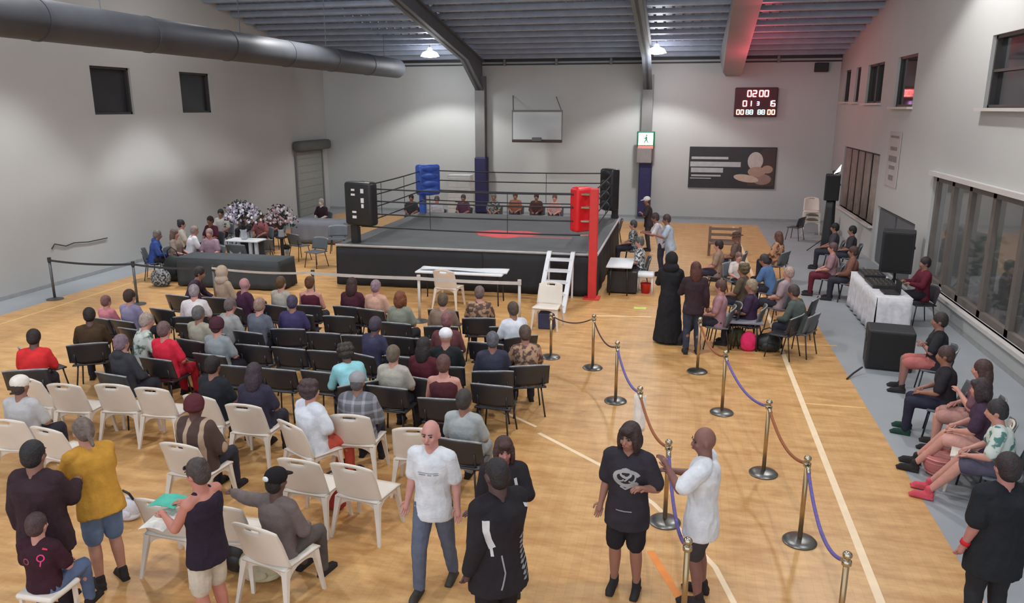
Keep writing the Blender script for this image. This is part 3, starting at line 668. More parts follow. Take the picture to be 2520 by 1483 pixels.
# ================================================================== people
RM = {}
def remesh(mb, voxel, smooth=4, noise_amp=0, nscale=9, name='m', slots=1):
    me = mb.mesh('tmp'); o = D.objects.new('tmp', me); COL.objects.link(o)
    md = o.modifiers.new('r', 'REMESH'); md.mode = 'VOXEL'; md.voxel_size = voxel; md.adaptivity = 0
    if smooth: s = o.modifiers.new('s', 'SMOOTH'); s.factor = .5; s.iterations = smooth
    dg = bpy.context.evaluated_depsgraph_get()
    out = D.meshes.new_from_object(o.evaluated_get(dg)); D.objects.remove(o); D.meshes.remove(me)
    out.name = name
    if noise_amp:
        n = len(out.vertices); co = np.empty(n*3); out.vertices.foreach_get('co', co); nr = np.empty(n*3)
        out.vertex_normals.foreach_get('vector', nr); co = co.reshape(-1, 3); nr = nr.reshape(-1, 3)
        for i in range(n):
            p = Vector(co[i]); k = 1-abs(noise.noise(Vector((p.x*nscale, p.y*nscale, p.z*nscale*.55))))*2.2
            co[i] += nr[i]*noise_amp*k
        out.vertices.foreach_set('co', co.ravel())
    out.materials.clear()
    for _ in range(slots): out.materials.append(None)
    out.polygons.foreach_set('use_smooth', [True]*len(out.polygons)); out.update()
    return out
def join(me, mb, idx=0):
    """append loose builder geometry (fingers, eyes) to a finished mesh"""
    bm = bmesh.new(); bm.from_mesh(me); vs = [bm.verts.new(v) for v in mb.v]
    for f, mi in zip(mb.f, mb.mi):
        try:
            q = bm.faces.new([vs[i] for i in f]); q.smooth = True; q.material_index = mi
        except ValueError: pass
    bm.to_mesh(me); bm.free(); me.update()
ARM = {'side': ((.05, -.03, -.27), (.09, .03, -.51)), 'lap': ((.07, .07, -.26), (-.06, .27, -.33)), 'cross': ((.07, .1, -.24), (-.2, .22, -.17)),
       'fwd': ((.05, .12, -.23), (-.04, .34, -.19)), 'out': ((.25, .05, -.06), (.49, .12, -.08)), 'chest': ((.07, .07, -.26), (-.13, .24, -.11)),
       'up': ((.12, .16, -.16), (.07, .30, .03)), 'knee': ((.06, .14, -.23), (0, .36, -.34)), 'tuck': ((.11, .03, -.25), (-.01, .2, -.19)), 'reach': ((.06, .22, -.12), (.03, .45, -.2)), 'hip': ((.14, -.05, -.24), (.04, .08, -.40))}
def skel(pose, armL, armR, lean=0, legs=None, hy=0, hp=0):
    J = {}
    st = pose == 'stand'
    J['P'] = P = Vector((0, 0, .93 if st else .54))
    up = Vector((0, math.sin(rad(lean)), math.cos(rad(lean)))); fw = Vector((0, math.cos(rad(lean)), -math.sin(rad(lean))))
    J['up'] = up; J['fw'] = fw
    T = .5 if st else .47
    J['S'] = P+up*T
    J['N'] = J['S']+up*.07
    hup = (up+Vector((0, 0, 1))).normalized()
    J['H'] = J['N']+hup*.118+Vector((0, .02, 0))
    for s, arm in ((-1, armL), (1, armR)):
        sh = J['S']+Vector((.165*s, 0, 0))+up*-.03
        e, h = ARM[arm]
        J['sh', s] = sh; J['el', s] = sh+Vector((e[0]*s, e[1], e[2])); J['ha', s] = sh+Vector((h[0]*s, h[1], h[2]))
        hip = P+Vector((.085*s, 0, -.02)); J['hip', s] = hip
        if st:
            sw = 0
            if legs == 'stride': sw = .12*s
            if legs == 'wide': J['kn', s] = Vector((.13*s, .03, .49)); J['an', s] = Vector((.16*s, -.02, .09))
            else: J['kn', s] = Vector((.1*s, .03+sw, .49)); J['an', s] = Vector((.11*s, -.03+sw*1.5, .09))
        elif legs == 'out': J['kn', s] = Vector((.11*s, .43, .5)); J['an', s] = Vector((.12*s, .72, .1))
        elif legs == 'crossed': J['kn', s] = Vector((.09*s, .44, .52 if s < 0 else .6)); J['an', s] = Vector((.1*s, .42, .09)) if s < 0 else Vector((-.12, .62, .28))
        else: J['kn', s] = Vector((.12*s, .43, .5)); J['an', s] = Vector((.13*s, .44, .09))
    J['R'] = Matrix.Rotation(rad(hy), 3, 'Z') @ Matrix.Rotation(rad(-hp-lean*.5), 3, 'X')
    return J
TOR = [(-.1, .12, .095), (-.02, .16, .112), (.1, .142, .102), (.22, .143, .102), (.32, .16, .112), (.41, .168, .105), (.455, .145, .088), (.485, .085, .065), (.51, .055, .055)]
def torso(mb, J, m_, g, lo=-.1, hi=.51, flare=0, belly=0):
    rings_ = []; T = (J['S']-J['P']).length
    TT = TOR if lo >= -.1 else [(-.1, .158, .118), (-.02, .16, .115)]+TOR[2:]
    pr = [(t, a_, b_) for t, a_, b_ in TT if lo-1e-6 <= t <= hi+1e-6]
    if lo < TOR[0][0]-1e-6: pr = [(lo, .158+flare, .12+flare), (-.1, .158+flare*.8, .12+flare*.8)]+pr[1:]
    for t, a_, b_ in pr:
        k = g if t < .44 else (1+(g-1)*.35)
        bl = belly*math.exp(-((t-.12)/.16)**2)
        c_ = J['P']+J['up']*(t*T/.48)+J['fw']*bl*.5
        n = 20
        rings_.append([c_+Vector((1, 0, 0))*((a_*k+m_)*math.cos(2*math.pi*j/n))+J['fw']*((b_*k+m_+bl*.5)*math.sin(2*math.pi*j/n)) for j in range(n)])
    mb.loft(rings_)
def limb(mb, a_, b_, c_, ra, rb, rc, tb=1.0):
    mb.capsule(a_, b_, ra, rb)
    if tb > 0: mb.capsule(b_, Vector(b_).lerp(Vector(c_), tb), rb, rb+(rc-rb)*tb)
def hand(mb, el, wr, s):
    d = (wr-el).normalized(); u, n = perp(d)
    u = Vector((s, 0, 0)); u = (u-d*u.dot(d)).normalized() if abs(u.dot(d)) < .95 else perp(d)[0]; n = d.cross(u).normalized()
    down = Vector((0, 0, -1)); curl = (down-d*down.dot(d)); curl = curl.normalized() if curl.length > .3 else Vector((0, 1, 0))
    w_ = d.cross(curl).normalized()
    base = wr+d*.065
    for k in range(4):
        l = (.066, .078, .074, .058)[k]; o_ = base+w_*(.028-.019*k)
        p1 = o_+d*l*.5+curl*.008; p2 = p1+(d+curl*.7).normalized()*l*.35; p3 = p2+(d*.5+curl).normalized()*l*.25
        mb.tube([o_-d*.02, p1, p2, p3], [.0092, .0088, .0078, .006], 6)
    o_ = wr+w_*.026+d*.015; mb.tube([o_, o_+w_*.028+d*.028, o_+w_*.03+d*.058+curl*.01], [.011, .0098, .0075], 6)
def body_mesh(J, vox, g, sg, name='body'):
    mb = MB(); torso(mb, J, 0, g)
    mb.capsule(J['S']+J['up']*.0, J['H']-Vector((0, .01, .04)), .062*sg, .058*sg)
    R = J['R']*1.08; H = J['H']
    h = lambda p: H+R @ Vector(p)
    mb.ell(H+R @ Vector((0, -.008, .018)), (.077, .094, .105), R); mb.ell(h((0, .022, -.048)), (.058, .066, .062), R)
    mb.ell(h((0, .045, -.083)), (.034, .03, .026), R)
    mb.capsule(h((0, .085, .018)), h((0, .105, -.016)), .010, .015)
    mb.ell(h((0, .088, -.05)), (.026, .014, .014), R)
    for s in (-1, 1):
        mb.ell(h((.079*s, -.005, -.005)), (.012, .022, .034), R)
        mb.ell(h((.035*s, .068, -.02)), (.024, .02, .024), R)
        sh, el, ha = J['sh', s], J['el', s], J['ha', s]; k = sg
        mb.capsule(J['S']+Vector((.07*s, 0, -.02)), sh, .06, .058*k)
        d = (ha-el).normalized(); wr = ha-d*.02
        mb.capsule(sh, el, .053*k, .040*k); mb.capsule(el, el.lerp(wr, .35), .042*k, .041*k); mb.capsule(el.lerp(wr, .3), wr, .041*k, .027)
        mb.capsule(wr, wr+d*.065, .028, .032)
        hip, kn, an = J['hip', s], J['kn', s], J['an', s]
        mb.capsule(hip, kn, .085*g, .056*k); mb.capsule(kn, kn.lerp(an, .35)+Vector((0, -.012, 0)), .056*k, .056*k); mb.capsule(kn.lerp(an, .35)+Vector((0, -.012, 0)), an, .056*k, .036)
        mb.capsule(an+Vector((0, -.03, -.045)), an+Vector((.01*s, .14, -.055)), .036, .03)
    me = remesh(mb, vox, 3, name=name, slots=3)
    ex = MB()
    for s in (-1, 1):
        ha, el = J['ha', s], J['el', s]; d = (ha-el).normalized(); hand(ex, el, ha-d*.02, s)
        if vox < .014:
            ex.m = 1; ex.ell(h((.030*s, .079, .012)), (.013, .009, .0075), R, 8, 6); ex.capsule(h((.014*s, .094, .034)), h((.046*s, .084, .036)), .005, .004, 6); ex.m = 0
    if vox < .014:
        ex.m = 2; ex.ell(h((0, .100, -.047)), (.024, .008, .007), R, 10, 6); ex.m = 0
    join(me, ex); return me
HAIRC = {}
def hair_mesh(style):
    if style in HAIRC: return HAIRC[style]
    mb = MB()
    if style in ('short', 'long', 'bun', 'bob', 'pony', 'curly', 'fade'):
        k = .004 if style == 'fade' else .012
        mb.ell((0, -.018, .032), (.078+k, .09+k, .096+k))
        mb.ell((0, -.04, -.01), (.074+k*.6, .062+k, .085))
    if style == 'long': mb.ell((0, -.065, -.08), (.098, .06, .16)); mb.ell((.06, -.02, -.06), (.035, .05, .12)); mb.ell((-.06, -.02, -.06), (.035, .05, .12))
    if style == 'bob': mb.ell((0, -.045, -.035), (.1, .07, .12)); [mb.ell((.077*s, .02, -.04), (.025, .05, .115)) for s in (-1, 1)]; mb.ell((0, .062, .085), (.06, .035, .03))
    if style == 'bun': mb.ell((0, -.08, .095), (.042, .042, .04))
    if style == 'pony': mb.capsule((0, -.1, .04), (0, -.14, -.14), .032, .018)
    if style == 'curly': [mb.ell((.085*math.cos(t)*math.cos(p), -.03+.085*math.sin(t)*math.cos(p), .04+.09*math.sin(p)), (.04, .04, .04)) for t in np.linspace(0, 6.28, 9) for p in (-.7, 0, .7) if not (math.sin(t) > .5 and p < .5)]
    if style == 'cap':
        mb.ell((0, -.006, .05), (.092, .106, .082)); mb.ell((0, .12, .04), (.062, .065, .009), Matrix.Rotation(-.12, 3, 'X'))
    if style == 'beanie': mb.ell((0, -.014, .045), (.098, .11, .105)); mb.ell((0, -.02, .0), (.1, .105, .04))
    if style == 'hood': mb.ell((0, -.022, .02), (.108, .115, .135)); mb.ell((0, -.03, -.12), (.14, .11, .1))
    if style == 'hat': mb.ell((0, -.006, .075), (.092, .1, .07)); mb.ell((0, 0, .045), (.16, .17, .01))
    me = remesh(mb, .009 if style in ('cap', 'hat') else .012, 3 if style not in ('curly',) else 1, .004 if style in ('curly', 'long', 'bob') else .0015, 60, name='hair')
    HAIRC[style] = me; return me
def top_mesh(J, vox, g, kind, m_=.016, lo=-.14, belly=0, amp=.006):
    mb = MB(); torso(mb, J, m_, g, lo=lo, hi=.485 if kind != 'tank' else .455, flare=.012 if lo < -.15 else .01, belly=belly)
    for s in (-1, 1):
        sh, el, ha = J['sh', s], J['el', s], J['ha', s]
        d = (ha-el).normalized(); wr = ha-d*.035
        if kind != 'tank':
            mb.capsule(J['S']+Vector((.06*s, 0, -.015)), sh, .062+m_, .058+m_)
            if kind == 'short': mb.capsule(sh, sh.lerp(el, .8), .056+m_*.95, .052+m_*1.25)
            else: limb(mb, sh, el, wr, .055+m_*1.05, .046+m_*1.1, .034+m_*.8)
        else: mb.capsule(J['S']+Vector((.07*s, -.02, -.05)), J['S']+Vector((.08*s, -.0, .01)), .05, .035)
    if kind == 'hoodie': mb.ell(J['N']+Vector((0, -.07, -.02)), (.1, .07, .07))
    return remesh(mb, vox, 2, amp, 11, name='top')
def leg_mesh(J, vox, g, kind, m_=.014, belly=0):
    mb = MB(); torso(mb, J, m_*.7, g, lo=-.1, hi=.1)
    for s in (-1, 1):
        hip, kn, an = J['hip', s], J['kn', s], J['an', s]
        if kind == 'shorts': mb.capsule(hip, hip.lerp(kn, .88), .086*g+m_*.9, .066+m_*1.8)
        else: limb(mb, hip, kn, an+Vector((0, 0, .0)), .088*g+m_, .060+m_, .042+m_)
    return remesh(mb, vox, 2, .005, 12, name='legs')
def dress_mesh(J, vox, g, hood=False):
    mb = MB(); torso(mb, J, .02, g, lo=-.1, hi=.485); n = 20; rr = []
    for z, r_ in ((.04, .27), (.3, .245), (.6, .215), (.9, .19), (1.0, .17)): rr.append([Vector((r_*1.05*math.cos(2*math.pi*j/n)*(1+.04*(1-z)*math.sin(j*1.9)), r_*.85*math.sin(2*math.pi*j/n), z)) for j in range(n)])
    mb.loft(rr)
    for s in (-1, 1):
        sh, el, ha = J['sh', s], J['el', s], J['ha', s]; mb.capsule(J['S']+Vector((.06*s, 0, -.015)), sh, .07, .07); limb(mb, sh, el, ha, .07, .065, .06)
    return remesh(mb, vox, 2, .008, 9, name='dress')
def shoe_mesh(s, hi):
    mb = MB(); mb.capsule((0, -.03, -.04), (.012*s, .13, -.05), .043, .037); mb.ell((.012*s, .1, -.06), (.043, .1, .025))
    mb.box((.006*s, .055, -.082), (.08, .25, .016)); mb.capsule((0, -.01, -.03), (0, -.01, .03 if hi else .0), .044, .044)
    return remesh(mb, .012, 2, 0, name='shoe')
SHOES = {s: shoe_mesh(s, True) for s in (-1, 1)}
CACHE = {}
PEOPLE = []; SITTERS = []; STANDERS = []
def person(px, py, rz, label, pose='sit', arms=('lap', 'lap'), top='short', tcol=(90, 90, 90), bottom='long', bcol=(50, 50, 60), hair='short', hcol=(40, 32, 30),
           skin=(150, 108, 88), shoe=(50, 46, 46), g=1.1, sg=1.08, lean=0, legs=None, hy=0, hp=6, h=1.0, belly=0, vox=.02, pos=None, cap=None, capcol=None, lo=-.14, group=None, z=0, m_=.016):
    key = (pose, arms, lean, legs, hy, hp)
    J = skel(pose, arms[0], arms[1], lean, legs, hy, hp)
    T = lambda c: c if not isinstance(c, tuple) else rgb(*c)
    if pos is None:
        p = at(px, py, J['H'].z*h+z)
    else: p = Vector((pos[0], pos[1], 0))
    Rz = Matrix.Rotation(rad(rz), 3, 'Z'); off = Rz @ (Vector((J['H'].x, J['H'].y, 0))*h)
    loc = Vector((p.x, p.y, 0))-off if pos is None else Vector((p.x, p.y, 0))
    loc.z = z
    t = thing('person', label, 'person', loc, rad(rz), group, h)
    def cached(k, f):
        kk = (k, key, g, sg, vox)
        if kk not in CACHE: CACHE[kk] = f()
        return CACHE[kk]
    put('body', cached('body', lambda: body_mesh(J, vox, g, sg)), [rgb(*skin, 'skin'), mat('eye_dark', lin(42, 32, 30), .3), mat('lip', lin(140, 72, 68), .5)], t)
    if top == 'dress': put('dress', cached('dress', lambda: dress_mesh(J, vox, g)), T(tcol), t)
    else:

        tp = put('shirt' if top in ('short', 'tank') else 'jacket', cached(('top', top, belly, lo, m_), lambda: top_mesh(J, vox, g, top, m_, lo, belly)), T(tcol), t)
        put('shorts' if bottom == 'shorts' else 'trousers', cached(('leg', bottom), lambda: leg_mesh(J, vox, g, bottom)), T(bcol), t)
        PEOPLE.append((t, tp, J))
    for s in (-1, 1):
        an = J['an', s]; put('shoe', SHOES[s], rgb(*shoe), t, loc=an, scale=(1.05,)*3)
    R4 = J['R'].to_euler()
    if pose == 'stand': STANDERS.append(t)
    if cap and hair in ('short', 'curly'): hair = 'fade'
    if hair and hair != 'bald': put('hair', hair_mesh(hair), rgb(*hcol, 'hair'), t, loc=J['H'], rot=R4, scale=(1.08,)*3)
    if cap: put({'cap': 'cap', 'beanie': 'beanie', 'hood': 'hood', 'hat': 'hat'}[cap], hair_mesh(cap), rgb(*capcol), t, loc=J['H'], rot=R4, scale=(1.13,)*3)
    return t
def shirt_of(t):
    for a_, b_, c_ in PEOPLE:
        if a_ == t: return b_, c_
def decal(t, strokes, mt, name, direction=(0, 1, 0), center=None, eps=.003, target=None):
    """strokes: lists of (u,z) in metres round the chest centre + width; laid on the cloth surface"""
    sh, J = shirt_of(t); sh = target or sh; me = sh.data
    bv = BVHTree.FromPolygons([v.co for v in me.vertices], [p.vertices for p in me.polygons])
    d = Vector(direction).normalized(); side = d.cross(Vector((0, 0, 1))).normalized()*-1
    C = Vector(center) if center else J['P']+J['up']*.33
    q = MB()
    def hit(u, z):
        o_ = C+side*u+Vector((0, 0, z))+d*.6; r_ = bv.ray_cast(o_, -d)
        return r_[0]+r_[1]*eps if r_[0] is not None else None
    for st, wd in strokes:
        prev = None; dense = []
        for a_, b_ in zip(st, st[1:]):
            k = max(1, int(math.hypot(b_[0]-a_[0], b_[1]-a_[1])/.012))
            dense += [(a_[0]+(b_[0]-a_[0])*i/k, a_[1]+(b_[1]-a_[1])*i/k) for i in range(k)]
        dense.append(st[-1])
        nw = max(1, int(wd/.015))
        for i, p in enumerate(dense):
            a_ = dense[max(0, i-1)]; b_ = dense[min(len(dense)-1, i+1)]; L_ = math.hypot(b_[0]-a_[0], b_[1]-a_[1]) or 1
            nx, nz = -(b_[1]-a_[1])/L_, (b_[0]-a_[0])/L_
            rr = [hit(p[0]+nx*wd*(k/nw-.5), p[1]+nz*wd*(k/nw-.5)) for k in range(nw+1)]
            if any(v is None for v in rr): prev = None; continue
            if prev:
                for k in range(nw): q.add([prev[k], prev[k+1], rr[k+1], rr[k]], [(0, 1, 2, 3)])
            prev = rr
    if q.v: return part(name, q, mt, sh, True)
def arc(cx, cz, rx, rz_, a0, a1, n=10): return [(cx+rx*math.cos(rad(a0+(a1-a0)*i/n)), cz+rz_*math.sin(rad(a0+(a1-a0)*i/n))) for i in range(n+1)]
#PEOPLE_START
NEAR = .0105
INK = rgb(150, 152, 156)
# --- standing people in front
t = person(1060, 1068, 178, 'bald man in a white v-neck tee and grey-blue jeans walking towards the camera', 'stand', ('side', 'side'), 'short', (214, 216, 220), 'long', (98, 104, 122), 'bald', skin=(196, 140, 130), shoe=(70, 66, 60), legs='stride', vox=NEAR, sg=1.08, g=1.08, hp=2, h=.99)
decal(t, [([(-.1, .015), (.1, .02)], .008), ([(-.09, -.005), (-.02, -.002)], .012), ([(0, 0), (.04, 0)], .012), ([(.055, .002), (.1, .003)], .01)], INK, 'chest_print')
t = person(1222, 1168, 48, 'heavy man in a black track jacket with white shoulder stripes, back to the camera', 'stand', ('side', 'cross'), 'long', (42, 38, 42), 'long', (38, 34, 38), 'fade', (34, 28, 30), skin=(84, 60, 60), g=1.28, sg=1.15, belly=.1, vox=NEAR, lo=-.2, m_=.026, h=1.06)
decal(t, [([(-.15, .1), (-.15, .02), (-.13, -.06), (-.1, -.13)], .05), ([(-.11, -.12), (-.1, -.2)], .02)], rgb(206, 206, 206), 'white_stripe', (-.25, -1, 0))
decal(t, [([(.1, .12), (.16, .09), (.2, .0), (.21, -.1)], .028)], rgb(206, 206, 206), 'white_stripe', (.5, -1, 0))
decal(t, [([(-.04, -.2), (-.02, -.34), (-.06, -.46)], .012)], INK, 'piping', (-.2, -1, 0))
for k in range(9): decal(t, [([(.05, -.12-k*.042), (.08, -.1-k*.042), (.07, -.125-k*.042), (.15, -.10-k*.042)], .014)], INK, 'back_lettering', (.35, -1, 0))
t = person(1240, 1108, 200, 'brown haired person in a black and white track jacket behind the heavy man', 'stand', ('cross', 'side'), 'long', (44, 40, 44), 'long', (40, 36, 40), 'bob', (66, 42, 38), skin=(176, 120, 108), vox=.013, g=1.1, h=.91, m_=.024)
decal(t, [([(.1, .1), (.13, -.08)], .03), ([(-.1, .1), (-.13, -.08)], .03)], rgb(206, 206, 206), 'white_stripe')
t = person(1550, 1075, 172, 'woman with dark bob hair in a black printed tee and black shorts', 'stand', ('tuck', 'side'), 'short', (52, 48, 54), 'shorts', (42, 38, 42), 'bob', (52, 34, 34), skin=(158, 112, 96), shoe=(54, 50, 50), vox=NEAR, g=1.12, lo=-.2, hy=-16, m_=.026, h=.985)
S = [(arc(0.01, .0, .115, .075, 20, 330, 20), .034), (arc(.0, .05, .05, .04, 0, 360, 12), .024), (arc(-.05, .01, .04, .045, 90, 330, 8), .016), (arc(.05, .02, .04, .05, -120, 120, 8), .016), ([(-.08, -.04), (-.03, -.07), (.03, -.06), (.09, -.03)], .02), ([(-.05, -.09), (.0, -.11), (.05, -.08)], .018), ([(-.02, .03), (.02, .0), (-.01, -.03)], .014)]
decal(t, S, rgb(166, 166, 166), 'chest_print'); decal(t, [([(-.08, -.33), (.07, -.33)], .01)], INK, 'hem_print')
t = person(1733, 1085, 78, 'bald man in a white tee and dark shorts holding a rope post, facing left', 'stand', ('up', 'fwd'), 'short', (216, 218, 222), 'shorts', (66, 60, 62), 'bald', skin=(128, 88, 80), shoe=(50, 44, 44), vox=NEAR, g=1.06, lo=-.22, m_=.026, hp=8, hy=22, h=.99)
decal(t, [([(-.06, .02), (-.03, .0), (-.02, .015)], .012)], rgb(70, 70, 80), 'chest_logo', (.2, 1, 0))
t = person(84, 1120, 8, 'broad black haired man in a dark maroon sweater at the lower left, seen from behind', 'stand', ('side', 'fwd'), 'long', (56, 40, 46), 'long', (48, 42, 50), 'short', (28, 24, 28), skin=(136, 96, 84), g=1.3, sg=1.15, vox=NEAR, lo=-.2, m_=.026, h=.98)
t = person(205, 1062, 62, 'woman in a mustard yellow top and blue jeans with sunglasses on her head', 'stand', ('fwd', 'fwd'), 'long', (190, 140, 56), 'shorts', (104, 124, 152), 'pony', (108, 92, 84), skin=(182, 132, 112), g=1.2, vox=NEAR, lean=14, m_=.024, h=.96, hp=14)
def sunglasses(t, J, up=.075, fw=.05):
    q = MB(); R = J['R']; H = J['H']
    for s in (-1, 1):
        q.ell(H+R @ Vector((.034*s, fw+.035, up)), (.03, .012, .02), R, 10, 6); q.capsule(H+R @ Vector((.06*s, fw+.02, up)), H+R @ Vector((.09*s, -.03, up-.02)), .004, .004, 6)
    q.capsule(H+R @ Vector((-.02, fw+.04, up+.01)), H+R @ Vector((.02, fw+.04, up+.01)), .004, .004, 6)
    part('sunglasses', q, mat('sunglass_black', lin(26, 24, 28), .15), t, True)
sunglasses(t, shirt_of(t)[1])
t = person(92, 1292, 6, 'child in a black tee with pink motifs sitting at the lower left corner', 'sit', ('lap', 'lap'), 'short', (58, 32, 42), 'long', (92, 108, 140), 'short', (70, 50, 52), skin=(190, 136, 126), vox=.012, h=.82, lo=-.1, z=.12)
decal(t, [(arc(.09, .04, .03, .035, 0, 360, 12), .012), ([(.09, .0), (.08, -.05)], .012)], rgb(222, 74, 130), 'pink_motif', (0, -1, 0))
decal(t, [(arc(-.06, .0, .03, .03, 0, 360, 12), .012)], rgb(150, 76, 92), 'pink_motif', (0, -1, 0)); decal(t, [([(.1, .13), (.15, .12)], .02)], rgb(222, 60, 96), 'collar_strap', (0, -1, 0))
tag(part('stool', MB().rbox((t.location.x, t.location.y+.02, .5), (.36, .34, .05), .02).box((t.location.x-.14, t.location.y-.12, .24), (.03, .03, .48)).box((t.location.x+.14, t.location.y-.12, .24), (.03, .03, .48)).box((t.location.x-.14, t.location.y+.15, .24), (.03, .03, .48)).box((t.location.x+.14, t.location.y+.15, .24), (.03, .03, .48)), WPLAST), 'small pale stool under the child in the black tee', 'stool')
t = person(486, 1165, 80, 'woman in a black tank top and pale shorts holding papers, facing left', 'stand', ('fwd', 'fwd'), 'tank', (44, 34, 48), 'shorts', (196, 186, 170), 'bun', (66, 54, 52), skin=(186, 122, 106), g=1.1, vox=NEAR, h=.95, hp=14, m_=.02)
sunglasses(t, shirt_of(t)[1]); WOMAN = t
t = person(2478, 1152, 12, 'man in a plain black tee standing at the right edge, back to the camera', 'stand', ('side', 'side'), 'short', (36, 38, 42), 'long', (44, 44, 48), 'short', (44, 34, 36), skin=(176, 120, 112), g=1.18, vox=NEAR, lo=-.24, m_=.03, h=1.0)
J = shirt_of(t)[1]; ha = J['ha', -1]; el = J['el', -1]
part('red_wristband', MB().tube([el.lerp(ha, .72), el.lerp(ha, .86)], .04, 12), rgb(200, 40, 50), t, True)
# papers held by the woman
p0 = WOMAN.matrix_basis @ Vector((-.02, .5, 1.12))
tag(part('paper_sheet', MB().sheet(lambda u, v: (p0.x-.1+u*.24, p0.y-.17+v*.3, p0.z-.05+.03*math.sin(u*3)+.02*v), 6, 4, .003), rgb(226, 222, 214)), 'white paper programme held low by the woman in the black tank top', 'paper')
tag(part('turquoise_folder', MB().sheet(lambda u, v: (p0.x-.14+u*.26, p0.y+.02+v*.22, p0.z+.06+.02*math.sin(u*3)), 6, 4, .004), rgb(84, 176, 156)), 'turquoise folder held above the white paper by the woman in black', 'folder')
# --- seated audience, camera side (white chairs)
SK = (150, 106, 90); DS = (96, 68, 62); PK = (196, 142, 128)
def sit(px, py, label, tcol, hair='short', hcol=(44, 34, 32), skin=SK, rz=0, seat=True, **k):
    t = person(px, py, rz, label, 'sit', k.pop('arms', ('lap', 'lap')), k.pop('top', 'short'), tcol, k.pop('bottom', 'long'), k.pop('bcol', (52, 50, 60)), hair, hcol, skin, **k)
    if seat: SITTERS.append(t)
    return t
t = sit(680, 1185, 'seated man in a black cap with a white badge, arm stretched along a chair', (112, 100, 98), 'fade', (30, 24, 26), DS, rz=-12, arms=('out', 'lap'), top='long', cap='cap', capcol=(30, 26, 30), vox=.013, h=.98, sg=1.05, bcol=(90, 82, 78))
J = shirt_of(t)[1]; sub(part('cap_badge', MB().ell(J['H']+Vector((-.02, -.115, .075)), (.034, .014, .026)), WHITE, t, True), [c for c in t.children if c.name.startswith('cap')][0])
sit(480, 1002, 'person in a round maroon beanie and brown poncho with tan stripes', PONCHO, None, rz=-4, cap='beanie', capcol=(88, 44, 50), top='long', skin=DS, g=1.2, vox=.016, m_=.04)
t = sit(765, 962, 'curly haired woman in a white tee and coral trousers', (216, 220, 228), 'curly', (66, 48, 50), PK, rz=-28, g=1.25, bcol=(208, 92, 78), vox=.014, m_=.03)
sit(880, 940, 'man in a grey cap and grey plaid flannel shirt seen from behind', PLAID, 'short', (90, 84, 84), SK, rz=4, cap='cap', capcol=(150, 148, 152), top='long', g=1.22, vox=.014, m_=.03)
sit(50, 950, 'person in a white cap and pale grey shirt at the left edge', (186, 184, 184), 'short', (60, 48, 44), SK, rz=6, cap='cap', capcol=(226, 218, 208), g=1.15, vox=.016)
sit(1143, 985, 'dark haired man in a pale grey-green shirt behind the bald man in white', (166, 172, 172), 'short', (58, 52, 50), SK, rz=-6, g=1.12, vox=.014, bcol=(140, 146, 148))
# --- seated audience, black chairs
sit(84, 832, 'adult in a bright red tee hunched on the black chair at far left', (214, 52, 54), 'short', (40, 30, 26), DS, rz=24, lean=22, g=1.15)
sit(110, 815, 'dark haired person in a brown top left of the aisle, behind the red tee', (74, 56, 40), 'short', (38, 26, 22), DS, rz=30, lean=18, pos=(-9.35, 10.35))
sit(320, 730, 'brown haired person in a lilac and grey top near the left barrier', (140, 132, 160), 'short', (62, 42, 36), PK, rz=-10)
sit(262, 742, 'child in a pink top beside the person in lilac at the left end', (206, 128, 138), 'short', (120, 80, 76), PK, rz=-10, h=.85, z=.04)
sit(362, 790, 'grey haired person in a white and green printed top, leaning right', GREENW, 'short', (168, 150, 140), PK, rz=-35, lean=16)
sit(405, 812, 'brown haired man in a bright red tee seen from behind', (222, 48, 72), 'short', (110, 84, 82), PK, rz=-6, g=1.12, bcol=(180, 40, 56))
sit(478, 718, 'person in a bright white shirt leaning forward in the third row', (226, 216, 218), 'short', (156, 142, 146), PK, rz=20, lean=16, g=1.1)
sit(490, 772, 'person with a grey head in a pale sage shirt, right of the red tee', (168, 164, 148), 'short', (104, 100, 98), SK, rz=-12, g=1.1)
sit(535, 803, 'person in a maroon cap and grey-blue tee seen from behind', (146, 152, 156), 'short', (70, 40, 48), PK, rz=-6, cap='beanie', capcol=(76, 44, 54), g=1.15)
sit(525, 900, 'man with short black hair and a black tee in front of the white chairs', (44, 46, 52), 'short', (30, 18, 20), SK, rz=-6)
sit(627, 918, 'woman with long dark hair and a navy top, seen from behind', (58, 54, 72), 'long', (58, 46, 54), SK, rz=0)
sit(602, 700, 'bald person in a dark purple top near the round table', (74, 44, 66), 'bald', skin=(180, 130, 130), rz=-30)
sit(568, 752, 'person in a light grey shirt with a low head in the fourth row', (160, 158, 158), 'short', (108, 92, 90), PK, rz=-20, lean=14)
sit(692, 697, 'brown haired person in a pale beige and grey shirt, left of the bare-shouldered woman', (176, 168, 158), 'short', (90, 64, 36), PK, rz=-12)
sit(763, 697, 'woman with brown hair in a bun and a dark strapped top', (84, 36, 50), 'bun', (96, 60, 30), PK, rz=4, top='tank')
sit(720, 745, 'person in a dark indigo shirt in front of the bare-shouldered woman', (66, 58, 96), 'short', (70, 60, 84), SK, rz=10, lean=10)
sit(640, 752, 'person in a slate grey jacket at the centre of the fourth row', (100, 104, 116), 'short', (150, 124, 112), PK, rz=-8, top='long', lean=12)
sit(868, 700, 'person with dark hair and a maroon top just left of the low rail', (78, 40, 52), 'long', (58, 34, 34), SK, rz=-4)
sit(925, 706, 'person in a tan and pink top before the black ring skirt', (204, 160, 140), 'short', (140, 116, 124), PK, rz=-10, g=1.1)
sit(985, 735, 'auburn haired person in a sage green shirt on a black chair', (138, 140, 126), 'bob', (120, 66, 40), PK, rz=-4)
sit(1090, 740, 'person in a brown and taupe shirt in front of the white chair', (132, 112, 98), 'short', (92, 76, 60), PK, rz=10, lean=8)
